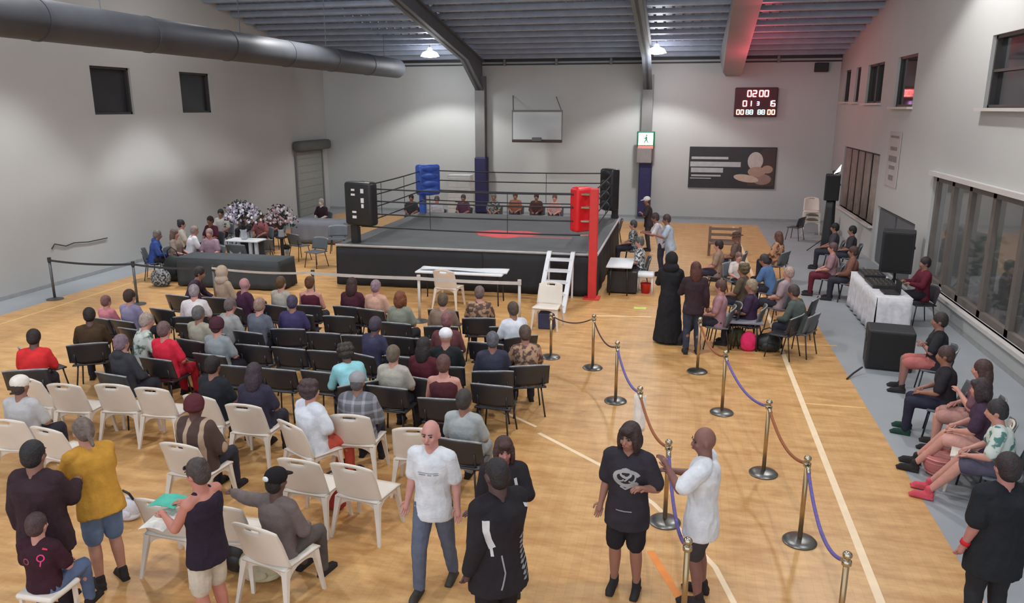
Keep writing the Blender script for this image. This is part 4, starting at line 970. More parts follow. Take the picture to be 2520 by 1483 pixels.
sit(1180, 722, 'person in a tan camouflage top beside the low white rail', FLORAL, 'short', (110, 90, 84), PK, rz=12, lean=12)
sit(1100, 790, 'bald person in a maroon patterned top in the fourth row', (104, 62, 66), 'short', (128, 82, 84), SK, rz=8, lean=10, top='long', g=1.1)
sit(1082, 835, 'person in a white and black cap and dark green top', (40, 44, 46), None, skin=PK, rz=10, cap='cap', capcol=(232, 228, 232))
sit(1092, 897, 'person with brown hair and bare pink shoulders in a maroon top', (84, 44, 52), 'short', (94, 62, 56), PK, rz=4, top='tank')
sit(1262, 762, 'dark haired person in a bright white tee at the right end of the rows', (214, 218, 226), 'short', (86, 68, 58), SK, rz=34, g=1.15, lean=12)
sit(1212, 838, 'grey haired person in a dark navy jacket at the right end', (60, 62, 78), 'short', (92, 92, 100), SK, rz=14, top='long', g=1.1)
sit(1292, 822, 'person in a taupe patterned top by the aisle, right of the navy jacket', FLORAL, 'short', (88, 70, 62), SK, rz=20, lean=20)
sit(985, 868, 'man with grey-brown hair in a pale stone shirt in front of two black chairs', (176, 172, 160), 'short', (104, 90, 76), PK, rz=-4, g=1.2)
sit(925, 800, 'person in a dusky blue jacket turned right in the middle of the rows', (62, 60, 84), 'short', (70, 60, 74), DS, rz=-20, top='long', lean=14)
sit(850, 868, 'person in a turquoise jacket bent forward between the black rows', (146, 204, 212), 'curly', (60, 50, 44), DS, rz=40, lean=38, top='long', g=1.15)
sit(1045, 850, 'person with black hair and a dark red scarf behind the pale stone shirt', (90, 40, 50), 'long', (40, 32, 34), SK, rz=-12)
sit(300, 845, 'person in a charcoal hoodie with a lilac collar at the left of the second row', (62, 62, 68), 'short', (120, 100, 112), PK, rz=-10, top='hoodie')
#MORE
finish_chairs()
# ================================================================== rope lane and belt barriers
def stanchion(x, y, label, z=1.0):
    t = thing('rope_stanchion', label, 'stanchion', (x, y, 0), group='rope stanchions on the aisle')
    part('base', MB().lathe([(0, 0), (.175, 0), (.178, .012), (.16, .03), (.1, .042), (.03, .055), (0, .055)], n=32), IRON, t, 'auto')
    part('pole', MB().tube([(0, 0, .04), (0, 0, z-.07)], .025, 16), mat('brass_pole', lin(176, 152, 116), .3, .85, var=.05), t, True)
    part('collar', MB().lathe([(.026, z-.13), (.04, z-.12), (.04, z-.085), (.026, z-.075)], n=20), CHROME, t, True)
    part('finial', MB().ell((0, 0, z-.035), (.04, .04, .036)), CHROME, t, True); return t
SA = [(-1.40, 13.08), (-.86, 11.55), (-.40, 9.6), (0.0, 7.98), (0.2, 6.0)]
SB = [(0.42, 13.27), (.76, 11.42), (1.19, 9.45), (1.42, 7.88), (1.47, 6.06)]
wl = ['farthest', 'second farthest', 'middle', 'second nearest', 'nearest']
for nm, S_ in (('left', SA), ('right', SB)):
    for i, (x, y) in enumerate(S_): stanchion(x, y, '%s brass rope stanchion of the %s line on the aisle' % (wl[i], nm))
def rope(p, q, sag, mt, label, r=.017):
    p = Vector(p); q = Vector(q); pts_ = [p.lerp(q, i/16)+Vector((0, 0, -sag*4*(i/16)*(1-i/16))) for i in range(17)]
    t = thing('barrier_rope', label, 'rope', pts_[8], group='barrier ropes on the aisle'); L0 = pts_[8]
    part('rope', MB().tube([v-L0 for v in pts_], r, 10), mt, t, True)
    for e, f in ((0, 1), (16, 15)): part('end_hook', MB().tube([pts_[e]-L0, pts_[e].lerp(pts_[f], .8)-L0], r*1.35, 10), CHROME, t, True)
DR = mat('dark_rope', lin(70, 54, 54), .8); kinds = {'dark': DR, 'purple': PURPLE, 'brown': BROWNR}
for nm, S_, ks in (('left', SA, ('dark', 'purple', 'brown', 'purple')), ('right', SB, ('brown', 'purple', 'brown', 'purple'))):
    for i, k in enumerate(ks):
        a_, b_ = S_[i], S_[i+1]
        rope((a_[0], a_[1]-.03, .9), (b_[0], b_[1]+.03, .9), .17+(.1 if i == 3 else 0), kinds[k], '%s sagging rope, %s span of the %s stanchion line' % (k, ['far', 'second', 'third', 'near'][i], nm), .012 if k == 'dark' else .018)
rope((-1.43, 13.1, .9), (-2.2, 13.5, .8), .1, DR, 'dark thin rope running left from the farthest left stanchion', .011)
e_ = (-2.23, 13.52); stanchion(e_[0], e_[1], 'short stanchion where the dark rope ends near the white steps', .86)
tag(part('white_towel', MB().sheet(lambda u, v: (-.47+u*.15, 9.57+.02*math.sin(u*9), .88-v*.5+.02*math.sin(u*7)), 8, 8, .006), rgb(236, 232, 228), smooth=True), 'white cloth hanging on the middle stanchion of the left line', 'cloth')
BELT = mat('dark_belt', lin(58, 58, 60), .8); BELTW = mat('pale_belt', lin(196, 190, 184), .8); POSTG = mat('grey_post', lin(100, 100, 102), .4, .6)
bx = [at(118, 637, 1).x, at(320, 648, 1).x, at(525, 655, 1).x, at(770, 667, 1).x, at(1020, 686, 1).x, at(1273, 697, 1).x]
by = 15.38
for i, x in enumerate(bx):
    t = thing('belt_stanchion', '%s grey belt barrier post from the left wall' % ORD[i], 'stanchion', (x, by, 0), group='belt barrier posts before the ring')
    part('base', MB().lathe([(0, 0), (.19, 0), (.19, .015), (.05, .05), (0, .05)], n=24), POSTG, t, 'auto')
    part('pole', MB().tube([(0, 0, .03), (0, 0, .94)], .03, 14), POSTG if i < 4 else BELTW, t, True)
    part('belt_head', MB().tube([(0, 0, .92), (0, 0, 1.03)], .042, 14), BELT if i < 4 else BELTW, t, 'auto')
for i in range(5):
    a_, b_ = bx[i], bx[i+1]; wt = i in (2, 3, 4) and i != 2
    def fn(u, v, a_=a_, b_=b_): return (a_+(b_-a_)*u, by-.045, 1.0-.05*v*(1.4 if i > 2 else 1)-.05*4*u*(1-u)*(1 if i < 3 else .3))
    tag(part('barrier_belt', MB().sheet(fn, 16, 1, .004), BELTW if i >= 2 else BELT), '%s belt stretched between the %s and %s barrier posts' % ('pale' if i >= 2 else 'dark', ORD[i], ORD[i+1]), 'belt', 'barrier belts')
# ================================================================== in front of the ring
TW = mat('table_white', lin(222, 224, 228), .4, var=.03)
def table(name, label, x0, x1, y0, y1, z, top, cloth=None, legs=True, cat='table', rz=0, clothname='tablecloth'):
    t = thing(name, label, cat, ((x0+x1)/2, (y0+y1)/2, 0), rz); hx, hy = (x1-x0)/2, (y1-y0)/2
    part('table_top', MB().rbox((0, 0, z-.025), (2*hx, 2*hy, .045), .02), top, t, 'auto')
    for sx in (-1, 1):
        for sy in (-1, 1): part('leg', MB().tube([(sx*(hx-.12), sy*(hy-.08), z-.04), (sx*(hx-.1), sy*(hy-.06), 0)], .017, 8), LEGM, t, True)
    if cloth:
        cl = MB(); per = 2*(2*hx+2*hy)
        def fn(u, v):
            d = u*per; c_ = [(-hx, -hy), (hx, -hy), (hx, hy), (-hx, hy), (-hx, -hy)]
            for a_, b_ in zip(c_, c_[1:]):
                l = math.hypot(b_[0]-a_[0], b_[1]-a_[1])
                if d <= l+1e-6: break
                d -= l
            x_, y_ = a_[0]+(b_[0]-a_[0])*d/l, a_[1]+(b_[1]-a_[1])*d/l; n_ = Vector((b_[1]-a_[1], -(b_[0]-a_[0]))).normalized()
            k = .02*math.sin(u*per*16)*v+.012+.03*v
            return (x_+n_.x*k, y_+n_.y*k, z+.004-v*(z-.03))
        cl.sheet(fn, 110, 5, .006); cl.rbox((0, 0, z+.004), (2*hx+.03, 2*hy+.03, .012), .006)
        co = part('tablecloth', cl, cloth, None, True, loc=t.location, rot=(0, 0, rz)); tag(co, label.replace('table', 'cloth on the table', 1) if 'cloth' not in label else 'cloth draped over: '+label, 'tablecloth')
        co['label'] = clothname
    return t
a_ = at(1022, 668, .74); b_ = at(1238, 676, .74)
table('folding_table', 'white folding table in front of the black ring skirt', a_.x, b_.x, a_.y-.05, a_.y+.62, .76, TW)
tag(part('white_cloth_bundle', MB().sheet(lambda u, v: (a_.x+.1+u*2.1, a_.y+.1+v*.3, .79+.02*math.sin(u*5+v*3)), 18, 5, .03), TW, smooth=True), 'long white folded cloth lying on the white folding table', 'cloth')
p = at(1095, 672, .85); chair('white', p.x, p.y+.3, rad(-6), 'white plastic chair before the white folding table, behind the belt barrier', None, scale=1.02)
p = at(1352, 700, .85); chair('white', p.x+.02, p.y-.35, rad(176), 'white plastic chair at the foot of the white steps, facing the camera', None)
tag(part('crate', MB().rbox((p.x+.02, p.y-.35, .17), (.34, .3, .34), .02), mat('navy_crate', lin(52, 54, 88), .6)), 'dark blue crate under the white chair at the steps', 'crate')
ld = thing('ring_steps', 'white wooden steps leaning against the ring front', 'steps', (0, 0, 0))
lx0, lx1 = at(1335, 640, 1.08).x, at(1398, 640, 1.08).x
for x in (lx0, lx1): part('stringer', MB().prism([(18.36, 1.12), (18.24, 1.12), (16.75, 0), (16.95, 0)], 'x', x-.05, x+.05), TW, ld)
for k in range(5):
    t_ = (k+.5)/5; part('tread', MB().box(((lx0+lx1)/2, 18.28-1.45*t_, 1.06*(1-t_)), (lx1-lx0, .22, .045)), TW, ld)
for x in (lx0, lx1): part('rear_leg', MB().tube([(x, 18.28, 1.0), (x, 18.2, 0)], .025, 8), TW, ld)
# ================================================================== left guest tables
DKC = mat('charcoal_tablecloth', lin(56, 60, 64), .85, var=.1, scale=3); GYC = mat('grey_tablecloth', lin(110, 112, 120), .85, var=.08, scale=3)
p = at(415, 640, .74); q = at(700, 640, .74)
ty = (p.y+q.y)/2
table('guest_table', 'long guest table under a charcoal cloth by the left wall', p.x, q.x, ty, ty+.8, .75, DKC, DKC, clothname='charcoal cloth hanging over the long guest table near the left wall')
p = at(715, 545, .74); q = at(862, 545, .74)
table('guest_table', 'second guest table under a grey cloth behind the ring corner', p.x, q.x, p.y, p.y+.9, .75, GYC, GYC, clothname='grey cloth hanging over the farther guest table left of the ring')
p = at(560, 590, .95); q = at(640, 590, .95)
fs = thing('flower_stand', 'white topped stand carrying the large flower bouquet', 'stand', ((p.x+q.x)/2, p.y+.2, 0)); hw = (q.x-p.x)/2
part('top', MB().rbox((0, 0, .93), (2*hw+.1, .5, .04), .01), TW, fs)
for x in (-hw*.85, -hw*.3, hw*.5, hw*.9): part('leg', b1((x, -.15, .46), (.09, .06, .9)), mat('pale_blue_leg', lin(170, 178, 188), .5), fs)
part('rear_panel', b1((0, .2, .46), (2*hw, .03, .88)), mat('panel_dark', lin(70, 74, 80), .6), fs)
def bouquet(x, y, z, r_, n, cols, label, sd):
    rr = random.Random(sd); t = thing('flower_bouquet', label, 'flowers', (x, y, z)); zz = .26
    part('vase', MB().lathe([(0, 0), (.07, 0), (.1, .08), (.08, .2), (.1, .27), (.06, .27), (0, .1)], n=18), mat('vase_glass', (.8, .85, .9), .1, trans=.6, var=0), t, True)
    for c_ in cols:
        q_ = MB()
        for _ in range(n//len(cols)):
            a1, a2 = rr.uniform(0, 6.28), rr.uniform(-.25, 1.5); rad_ = r_*rr.uniform(.55, 1)
            c0 = Vector((math.cos(a1)*math.cos(a2)*rad_, math.sin(a1)*math.cos(a2)*rad_*.8, zz+r_*.6+math.sin(a2)*rad_*.8))
            for k in range(5):
                a3 = k*1.257+a1; q_.ell(c0+Vector((.02*math.cos(a3), 0, .02*math.sin(a3))), (.02, .012, .02), None, 5, 4)
        o_ = part('blossoms', q_, c_, t); o_['kind'] = 'stuff'
    st = MB()
    for _ in range(36):
        a1, a2 = rr.uniform(0, 6.28), rr.uniform(0, 1.5); st.tube([(0, 0, .1), (.04*math.cos(a1), .04*math.sin(a1), .27), (math.cos(a1)*math.cos(a2)*r_, math.sin(a1)*math.cos(a2)*r_*.8, zz+r_*.6+math.sin(a2)*r_*.9)], .006, 4)
    o_ = part('stems', st, mat('dark_foliage', lin(38, 48, 44), .7), t); o_['kind'] = 'stuff'
    lf = MB()
    for _ in range(220):
        a1, a2 = rr.uniform(0, 6.28), rr.uniform(-.4, 1.5); rad_ = r_*rr.uniform(.3, 1.08); c0 = Vector((math.cos(a1)*math.cos(a2)*rad_, math.sin(a1)*math.cos(a2)*rad_*.8, zz+r_*.5+math.sin(a2)*rad_))
        lf.ell(c0, (.045, .006, .02), Matrix.Rotation(rr.uniform(0, 3), 3, 'Z') @ Matrix.Rotation(rr.uniform(-1, 1), 3, 'Y'), 5, 4)
    o_ = part('leaves', lf, mat('dark_foliage'), t); o_['kind'] = 'stuff'
W1 = mat('blossom_white', lin(222, 220, 228), .7); W2 = mat('blossom_lilac', lin(164, 150, 176), .7); W3 = mat('blossom_pink', lin(186, 150, 158), .7)
bouquet(fs.location.x-.05, fs.location.y, .955, .55, 220, (W1, W2), 'large white and lilac flower bouquet on the white topped stand', 1)
p = at(690, 580, .75)
bouquet(p.x, p.y+.3, .02, .1, 3, (W3,), 'tiny pink posy on the floor behind the flower stand', 4)
bp_ = aty(690, 545, fs.location.y+1.6); fs2 = thing('plant_stand', 'dark pedestal carrying the second bouquet right of the flower stand', 'stand', (bp_.x, bp_.y, 0))
part('pedestal', MB().lathe([(0, 0), (.2, 0), (.2, .03), (.05, .06), (.05, bp_.z-.52), (.18, bp_.z-.48), (.18, bp_.z-.45), (0, bp_.z-.45)], n=20), DARK, fs2, 'auto')
bouquet(bp_.x, bp_.y, bp_.z-.5, .5, 200, (W1, W3), 'pink and white flower bouquet on the dark pedestal near the ring', 2)
GC = mat('grey_chair_shell', lin(92, 98, 104), .5, var=.06)
for i, (px, py, rz, lb) in enumerate(((648, 588, 20, 'grey chair right of the flower stand'), (735, 575, -25, 'grey chair between the second bouquet and the ring'), (775, 590, 160, 'grey chair nearest the ring corner among the guest tables'), (590, 600, 0, 'grey chair tucked behind the long guest table'), (830, 560, 200, 'dark grey chair left of the black corner cushion'))):
    p = at(px, py, .8); chair('black', p.x, p.y, rad(rz), lb, None, GC)
GUESTS = []
def guest(px, py, label, tcol, rz, **k): 
    t = sit(px, py, label, tcol, rz=rz, seat=False, **k)
    c_ = chair('black', t.location.x, t.location.y, t.rotation_euler.z, 'chair under the '+' '.join(label.replace(',', '').split()[:13]), None, GC, t.location.z); GUESTS.append((t, c_)); return t
guest(392, 578, 'person in a royal blue hooded jacket at the left end of the guest table', (62, 84, 150), -60, top='hoodie', hcol=(120, 110, 104), lean=14, g=1.15)
guest(428, 575, 'person with long brown hair and a beige scarf beside the blue jacket', (150, 132, 120), -80, hair='long', hcol=(112, 92, 82), skin=PK)
guest(478, 568, 'person in a bright white top leaning over the guest table', (226, 222, 228), -40, hcol=(150, 130, 120), skin=PK, lean=16, g=1.15)
guest(447, 552, 'person with a dark bun and cream top by the left wall', (196, 190, 176), -50, hair='bun', hcol=(48, 44, 46), skin=PK)
guest(517, 543, 'person in a maroon top left of the flower bouquet', (88, 44, 58), 170, hcol=(60, 34, 40))
guest(543, 525, 'black haired person in a pale top behind the maroon top', (186, 180, 176), 190, hcol=(24, 22, 24))
guest(603, 512, 'person with an olive brown head directly above the large bouquet', (176, 130, 132), 180, hcol=(70, 62, 40))
guest(640, 533, 'person in a dusty pink top between the two bouquets', (150, 92, 98), 175, hcol=(58, 30, 36), g=1.15)
guest(672, 522, 'person with dark maroon hair behind the second bouquet', (104, 58, 70), 180, hcol=(66, 28, 36))
guest(790, 498, 'person in a dark top with a pale arm on the grey table by the door', (52, 34, 44), 170, hcol=(160, 150, 146), skin=(214, 196, 190))
guest(515, 575, 'person in a mauve top with pale hair left of the flower stand', (150, 124, 136), 190, hcol=(150, 124, 120), skin=PK)
p = at(470, 695, .5); sit(492, 672, 'person in a dark plum jacket sitting behind the left end of the rows', (62, 46, 60), rz=-70, lean=24, seat=True, top='long')
sit(548, 672, 'person in a beige jacket under the third barrier post', (180, 156, 136), rz=-20, hair=None, cap='hood', capcol=(186, 164, 146), top='long', seat=True)
def bag(px, py, w_, h_, mt, label, strap=True, z=0, name='bag'):
    p = at(px, py, z); t = thing(name, label, 'bag', (p.x, p.y, z))
    q_ = MB(); q_.ell((0, 0, h_*.45), (w_*.5, w_*.32, h_*.47), None, 18, 12); q_.ell((0, 0, h_*.2), (w_*.48, w_*.34, h_*.22), None, 16, 8)
    part('body', MB().add(q_.v, q_.f) if False else q_, mt, t, True)
    if strap: part('strap', MB().tube([(-w_*.3, 0, h_*.8), (-w_*.22, -.03, h_*1.1), (0, -.04, h_*1.22), (w_*.22, -.03, h_*1.1), (w_*.3, 0, h_*.8)], .014, 8), DARK, t, True)
    part('pocket', MB().ell((0, -w_*.26, h_*.32), (w_*.3, w_*.1, h_*.22)), mt, t, True); return t
bag(398, 703, .55, .5, CAMO, 'black and white patterned bag on the floor behind the second barrier post')
bag(432, 690, .6, .75, mat('dark_green_bag', lin(34, 42, 40), .7), 'tall dark bag beside the patterned bag on the floor')
bag(460, 690, .35, .6, rgb(190, 188, 182), 'pale grey bag right of the tall dark bag')
# ================================================================== behind and beside the ring
def far(px, py, label, tcol, rz, **k):
    k['g'] = k.get('g', 1.1)+.15; return guest(px, py-5, label, tcol, rz, **k)
far(1012, 492, 'person in a black and grey top behind the blue corner, left', (60, 60, 66), 185, hcol=(40, 40, 44))
far(1075, 496, 'person in a pale grey top right of the blue corner cushion', (176, 174, 184), 180, hcol=(80, 78, 84), skin=PK, g=1.2)
far(1140, 492, 'person in a plum top seated behind the ring beside the left column', (96, 62, 84), 175, hcol=(70, 60, 74))
far(1215, 490, 'person in a mottled grey top behind the ring, right of the left column', CAMO, 180, hcol=(110, 100, 100), g=1.1)
far(1268, 488, 'person in a salmon brown top at the middle of the far side of the ring', (156, 100, 84), 180, hcol=(90, 62, 54), g=1.15)
far(1320, 490, 'person in a dark brown jacket on the far side of the ring', (84, 56, 52), 178, hcol=(60, 40, 40), top='long')
far(1365, 492, 'person in a pink and white top behind the ring near the red corner', (196, 160, 158), 176, hcol=(110, 80, 74), skin=PK)
wb_ = thing('white_cabinet', 'white metal cabinet standing behind the ring beside the left column', 'cabinet', (at(1135, 492, 0).x, 30.2, 0))
wx = aty(1133, 460, 30.2)
wb_.location = (wx.x, 30.2, 0)
part('body', MB().rbox((0, 0, .95), (.95, .5, 1.9), .02), mat('cabinet_white', lin(206, 210, 210), .5), wb_)
for k in range(4): dr_ = part('drawer', MB().rbox((0, -.26, .35+k*.42), (.86, .03, .38), .01), mat('cabinet_white'), wb_); part('drawer_handle', b1((0, -.285, .42+k*.42), (.3, .02, .03)), DARK, dr_)
CAM2 = mat('grey_print_b', lin(70, 72, 76), .9, build=blotch(lin(206, 208, 210), 18))
t_ = at(1482, 652, .74); u_ = at(1562, 652, .74)
table('judges_table', 'white topped officials table beside the right side of the ring', t_.x+.1, u_.x-.05, t_.y-.1, t_.y+1.1, .74, TW)
tag(part('black_case', MB().rbox(((t_.x+u_.x)/2+.1, t_.y+.45, .3), (.75, .6, .55), .03), BLACKV), 'black equipment case under the officials table', 'case')
guest(1536, 552, 'official in a grey mottled shirt seated close to the ring, middle', CAMO, 95, hcol=(70, 70, 72), skin=PK)
guest(1512, 512, 'official in a dark mottled shirt beyond the middle official', (70, 74, 76), 95, hcol=(60, 60, 62))
guest(1574, 596, 'official in a white and grey patterned shirt at the officials table', CAM2, 95, hcol=(90, 88, 88), skin=PK, g=1.1)
for (px, py, nm, tc, bc, ar, le, cp) in ((1592, 494, 'man in a white cap and dark top standing farthest right of the ring', (60, 52, 56), (60, 58, 64), ('cross', 'side'), 6, (222, 218, 216)), (1612, 536, 'man in a white shirt with a lanyard bending beside the ring', (220, 212, 218), (70, 68, 84), ('fwd', 'fwd'), 18, None), (1640, 540, 'man in a pale blue shirt standing behind the person in the long dark robe', (182, 194, 210), (168, 180, 198), ('fwd', 'side'), 10, None)):
    person(px, py, 95, nm, 'stand', ar, 'short', tc, 'long', bc, 'short', (70, 54, 50), skin=(150, 104, 92), lean=le, vox=.02, g=1.1, cap='cap' if cp else None, capcol=cp)
p = at(1586, 722, 0)
st = thing('stool', 'small white stool with a red bucket below, right of the ring', 'stool', (p.x, p.y+.1, 0))
part('seat', MB().rbox((0, 0, .47), (.44, .4, .12), .05), TW, st, True)
for sx in (-1, 1):
    for sy in (-1, 1): part('leg', MB().tube([(sx*.17, sy*.15, .42), (sx*.19, sy*.17, 0)], .018, 8), TW, st, True)
bu = thing('bucket', 'red bucket under the small white stool', 'bucket', (p.x+.02, p.y+.08, 0)); part('pail', MB().lathe([(0, .01), (.1, 0), (.13, .24), (.14, .25), (.12, .24), (.09, .03), (0, .03)], n=20), REDP, bu, True); part('handle', MB().tube([(-.13, 0, .23), (-.08, -.02, .31), (.08, -.02, .31), (.13, 0, .23)], .006, 6), CHROME, bu)
tag(part('green_tape_mark', b1((at(1575, 758).x, at(1575, 758).y, .003), (.28, .2, .004)), mat('lime_tape', lin(206, 214, 116), .6)), 'small lime green tape mark on the wooden floor right of the ring', 'tape')
# ================================================================== right hand group
person(1653, 640, -4, 'person in a long black hooded robe standing with the back to the camera', 'stand', ('cross', 'cross'), 'dress', (38, 38, 42), hair=None, cap='hood', capcol=(40, 38, 42), skin=SK, vox=.015, h=1.02)
person(1712, 662, 10, 'person with long red-brown hair in dark clothes beside the black robe', 'stand', ('cross', 'side'), 'long', (58, 44, 50), 'long', (58, 62, 78), 'long', (84, 44, 36), skin=SK, vox=.015, g=1.1, h=1.0)
BRN = mat('tawny_fur_print', lin(96, 66, 54), .9, build=blotch(lin(188, 140, 108), 11))
guest(1768, 604, 'person with dark brown hair and a beige top, far left of the right group', (150, 124, 108), 80, hcol=(46, 30, 28), skin=PK)
guest(1812, 584, 'person in a brown brimmed hat in the right group', (104, 84, 76), 80, hair=None, cap='hat', capcol=(84, 62, 54))
guest(1818, 632, 'child in a white and black top in front of the brimmed hat', (206, 196, 192), 200, hcol=(120, 96, 88), skin=PK, h=.85, z=.03)
guest(1828, 664, 'person with curly olive brown hair in the middle of the right group', (92, 80, 68), 70, hair='curly', hcol=(96, 84, 60))
guest(1880, 640, 'person in a blue denim top bent over in the right group', (88, 116, 158), 60, hcol=(60, 52, 56), lean=22)
guest(1915, 582, 'person in a tawny patterned coat at the back of the right group', BRN, 60, hair='long', hcol=(96, 62, 52), g=1.3, top='long')
guest(1772, 706, 'person in a dusty rose top behind the red-brown haired woman', (168, 128, 136), 80, hcol=(90, 64, 60), skin=PK, legs='out')
guest(1848, 704, 'person in a dark purple top on the nearest chair of the right group', (62, 46, 70), 78, hcol=(150, 132, 110), g=1.15)
guest(1940, 672, 'person in a mauve wrap leaning back with legs stretched out', (168, 146, 152), 66, hcol=(176, 150, 140), skin=PK, lean=-12, legs='out', g=1.2)
guest(1952, 718, 'person in a grey-green jacket seated right of the purple top', (84, 92, 88), 60, hcol=(70, 56, 56), lean=18, top='long', g=1.15)
for px, py, rz, lb in ((1930, 800, 60, 'empty black chair nearest the camera in the right group'), (1975, 755, 70, 'empty black chair at the right edge of the right group'), (1785, 775, 95, 'empty black chair beside the dark clothed standing woman')):
    p = at(px, py, .6); chair('black', p.x, p.y, rad(rz), lb, None)
bag(1888, 862, .5, .38, BLACKV, 'black holdall on the floor before the right group'); bag(1840, 862, .3, .42, rgb(222, 52, 104), 'bright pink bag left of the black holdall', name='pink_bag')
bag(1812, 850, .34, .4, mat('olive_bag', lin(96, 92, 60), .8), 'olive bag left of the bright pink bag')
table('side_table', 'grey low table with a white edge in the right group', at(1790, 790, .6).x, at(1880, 790, .6).x, at(1830, 790, .6).y, at(1830, 790, .6).y+.7, .58, mat('grey_table', lin(130, 128, 140), .5))
hb = thing('high_bench', 'brown slatted bench frame standing behind the brimmed hat', 'bench', (at(1785, 560, .9).x, at(1785, 560, .9).y, 0))
for x in (-.45, .45): part('end_post', b1((x, 0, .45), (.08, .08, .95)), mat('bench_brown', lin(120, 96, 84), .6), hb)
for z in (.5, .68, .86): part('slat', b1((0, 0, z), (.9, .03, .08)), mat('bench_brown'), hb)
part('seat_board', MB().rbox((0, -.2, .45), (.95, .4, .05), .01), mat('bench_brown'), hb)
# ---------------------------------------------------------------- back right
def speaker(name, label, loc, d, rz=0, stand=0):
    t = thing(name, label, 'speaker', loc, rz); part('cabinet', MB().rbox((0, 0, d[2]/2), d, .03), DARK, t)
    part('grille', MB().rbox((0, -d[1]/2-.008, d[2]*.5), (d[0]*.86, .02, d[2]*.88), .01), mat('speaker_grille', lin(28, 28, 30), .7, bump=.6, bscale=300), t)
    part('handle', b1((d[0]/2+.01, 0, d[2]*.6), (.02, .14, .05)), BLACKV, t); return t
sp = at(2032, 622, 0); top = aty(2034, 428, sp.y).z; bot = aty(2034, 492, sp.y).z
speaker('loudspeaker', 'black loudspeaker on a tall draped stand at the back right', (sp.x, sp.y, bot), (.44, .4, top-bot), rad(-10))
ss = thing('speaker_stand', 'tall black draped stand under the back right loudspeaker', 'stand', (sp.x, sp.y, 0))
part('drape', MB().loft([[Vector(((.13+.06*(1-z/bot)+.015*math.cos(5*a))*math.cos(a), (.13+.06*(1-z/bot)+.015*math.cos(5*a))*math.sin(a), z)) for a in [2*math.pi*j/24 for j in range(24)]] for z in (0.02, bot*.3, bot*.6, bot*.85, bot-.02)]), DARK, ss, True)
for a in (0, 2.1, 4.2): part('leg', MB().tube([(0, 0, .55), (.6*math.cos(a+.6), .6*math.sin(a+.6), .01)], .014, 8), DARK, ss)
fl_ = thing('flood_lamp', 'small bright white lamp on top of the back right loudspeaker', 'lamp', (sp.x+.05, sp.y, top))
part('housing', MB().rbox((0, 0, .06), (.16, .12, .1), .02), DARK, fl_); part('glass', MB().prism([(-.05, .02), (.12, .1), (.14, .3), (.02, .12)], 'y', -.08, -.066), mat('flood_glow', (1, 1, .98), emit=9), fl_)
p = at(1993, 575, 0)
for k in range(3): chair('white', p.x, p.y+.02*k, rad(176), ['lowest white chair of the stack at the back right corner', 'middle white chair of the stack at the back right corner', 'topmost white chair of the stack at the back right corner'][k], 'stacked white chairs', z=.17*k, scale=1.05)
p = at(1962, 590, 0); chair('black', p.x-.1, p.y, rad(60), 'black chair left of the white chair stack at the back', None)
guest(2063, 562, 'left one of two dark haired people by the wall at the back right', (70, 66, 74), 80, hcol=(26, 24, 26)); guest(2088, 566, 'right one of two dark haired people by the wall at the back right', (62, 56, 62), 80, hcol=(28, 26, 28))
guest(2058, 612, 'person in a dusty mauve top with dark red trousers by the right wall', (150, 118, 124), 80, hcol=(90, 66, 66), skin=PK, bcol=(96, 40, 52))
guest(2090, 618, 'person in a brown jacket by the right wall beside the mauve top', (120, 84, 72), 75, hcol=(70, 50, 44), top='long', g=1.1)
# ---------------------------------------------------------------- music desk
q0 = at(2112, 765, 0)
dx0, dx1 = 3.95, 4.75
q1 = at(2150, 815, 0)
table('music_desk', 'music desk table under a long white cloth by the right wall', 3.95, 4.6, 16.3, 18.9, .8, TW, rgb(214, 212, 216), clothname='long white cloth draped over the music desk by the right wall')
for i, (y_, nm, dd) in enumerate(((18.4, 'mixer', (.45, .7, .09)), (17.5, 'controller', (.5, .8, .07)), (16.75, 'laptop_base', (.3, .4, .03)))):
    t = thing(nm, ['black mixing desk at the far end of the white clothed table', 'wide black controller in the middle of the white clothed table', 'black laptop base at the near end of the white clothed table'][i], 'equipment', (4.27, y_, .82))
    part('case', MB().rbox((0, 0, dd[2]/2), dd, .01), BLACKV, t)
    if i < 2:
        for a in range(4):
            for b in range(5): part('knob', MB().tube([(-.15+a*.1, -.24+b*.12, dd[2]), (-.15+a*.1, -.24+b*.12, dd[2]+.02)], .014, 8), CHROME, t)
    else: part('screen', MB().box((.16, 0, .14), (.015, .38, .26)), BLACKV, t)
t = person(2205, 690, 100, 'person in a dark red top behind the white clothed music desk', 'sit', ('fwd', 'fwd'), 'long', (96, 34, 48), 'long', (40, 36, 44), 'short', (40, 30, 34), SK, pos=(5.1, 17.5), vox=.02, z=.12)
chair('black', 5.1, 17.5, t.rotation_euler.z, 'black chair behind the white clothed music desk', None, z=.0)
s0 = aty(2208, 668, 20.0); s1 = aty(2208, 566, 20.0)
speaker('loudspeaker', 'large black loudspeaker on a pole beside the grey double door', (s0.x-.05, 20.0, s0.z), (.72, .5, s1.z-s0.z), rad(-15))
sq = thing('speaker_stand', 'black pole stand under the large loudspeaker by the right wall', 'stand', (s0.x-.05, 20.0, 0)); part('pole', MB().tube([(0, 0, .1), (0, 0, s0.z)], .03, 12), DARK, sq)
for a in (0, 2.1, 4.2): part('leg', MB().tube([(0, 0, .5), (.35*math.cos(a), .35*math.sin(a), .01)], .014, 8), DARK, sq)
f0 = at(2186, 915, 0)
bs = thing('bass_speaker', 'big black bass speaker box on the grey floor in front of the white desk', 'speaker', (f0.x+.05, f0.y+.35, 0), rad(-8))
part('cabinet', MB().rbox((0, 0, .36), (.76, .6, .72), .03), DARK, bs); part('grille', MB().rbox((0, -.305, .36), (.68, .02, .64), .01), mat('speaker_grille'), bs)
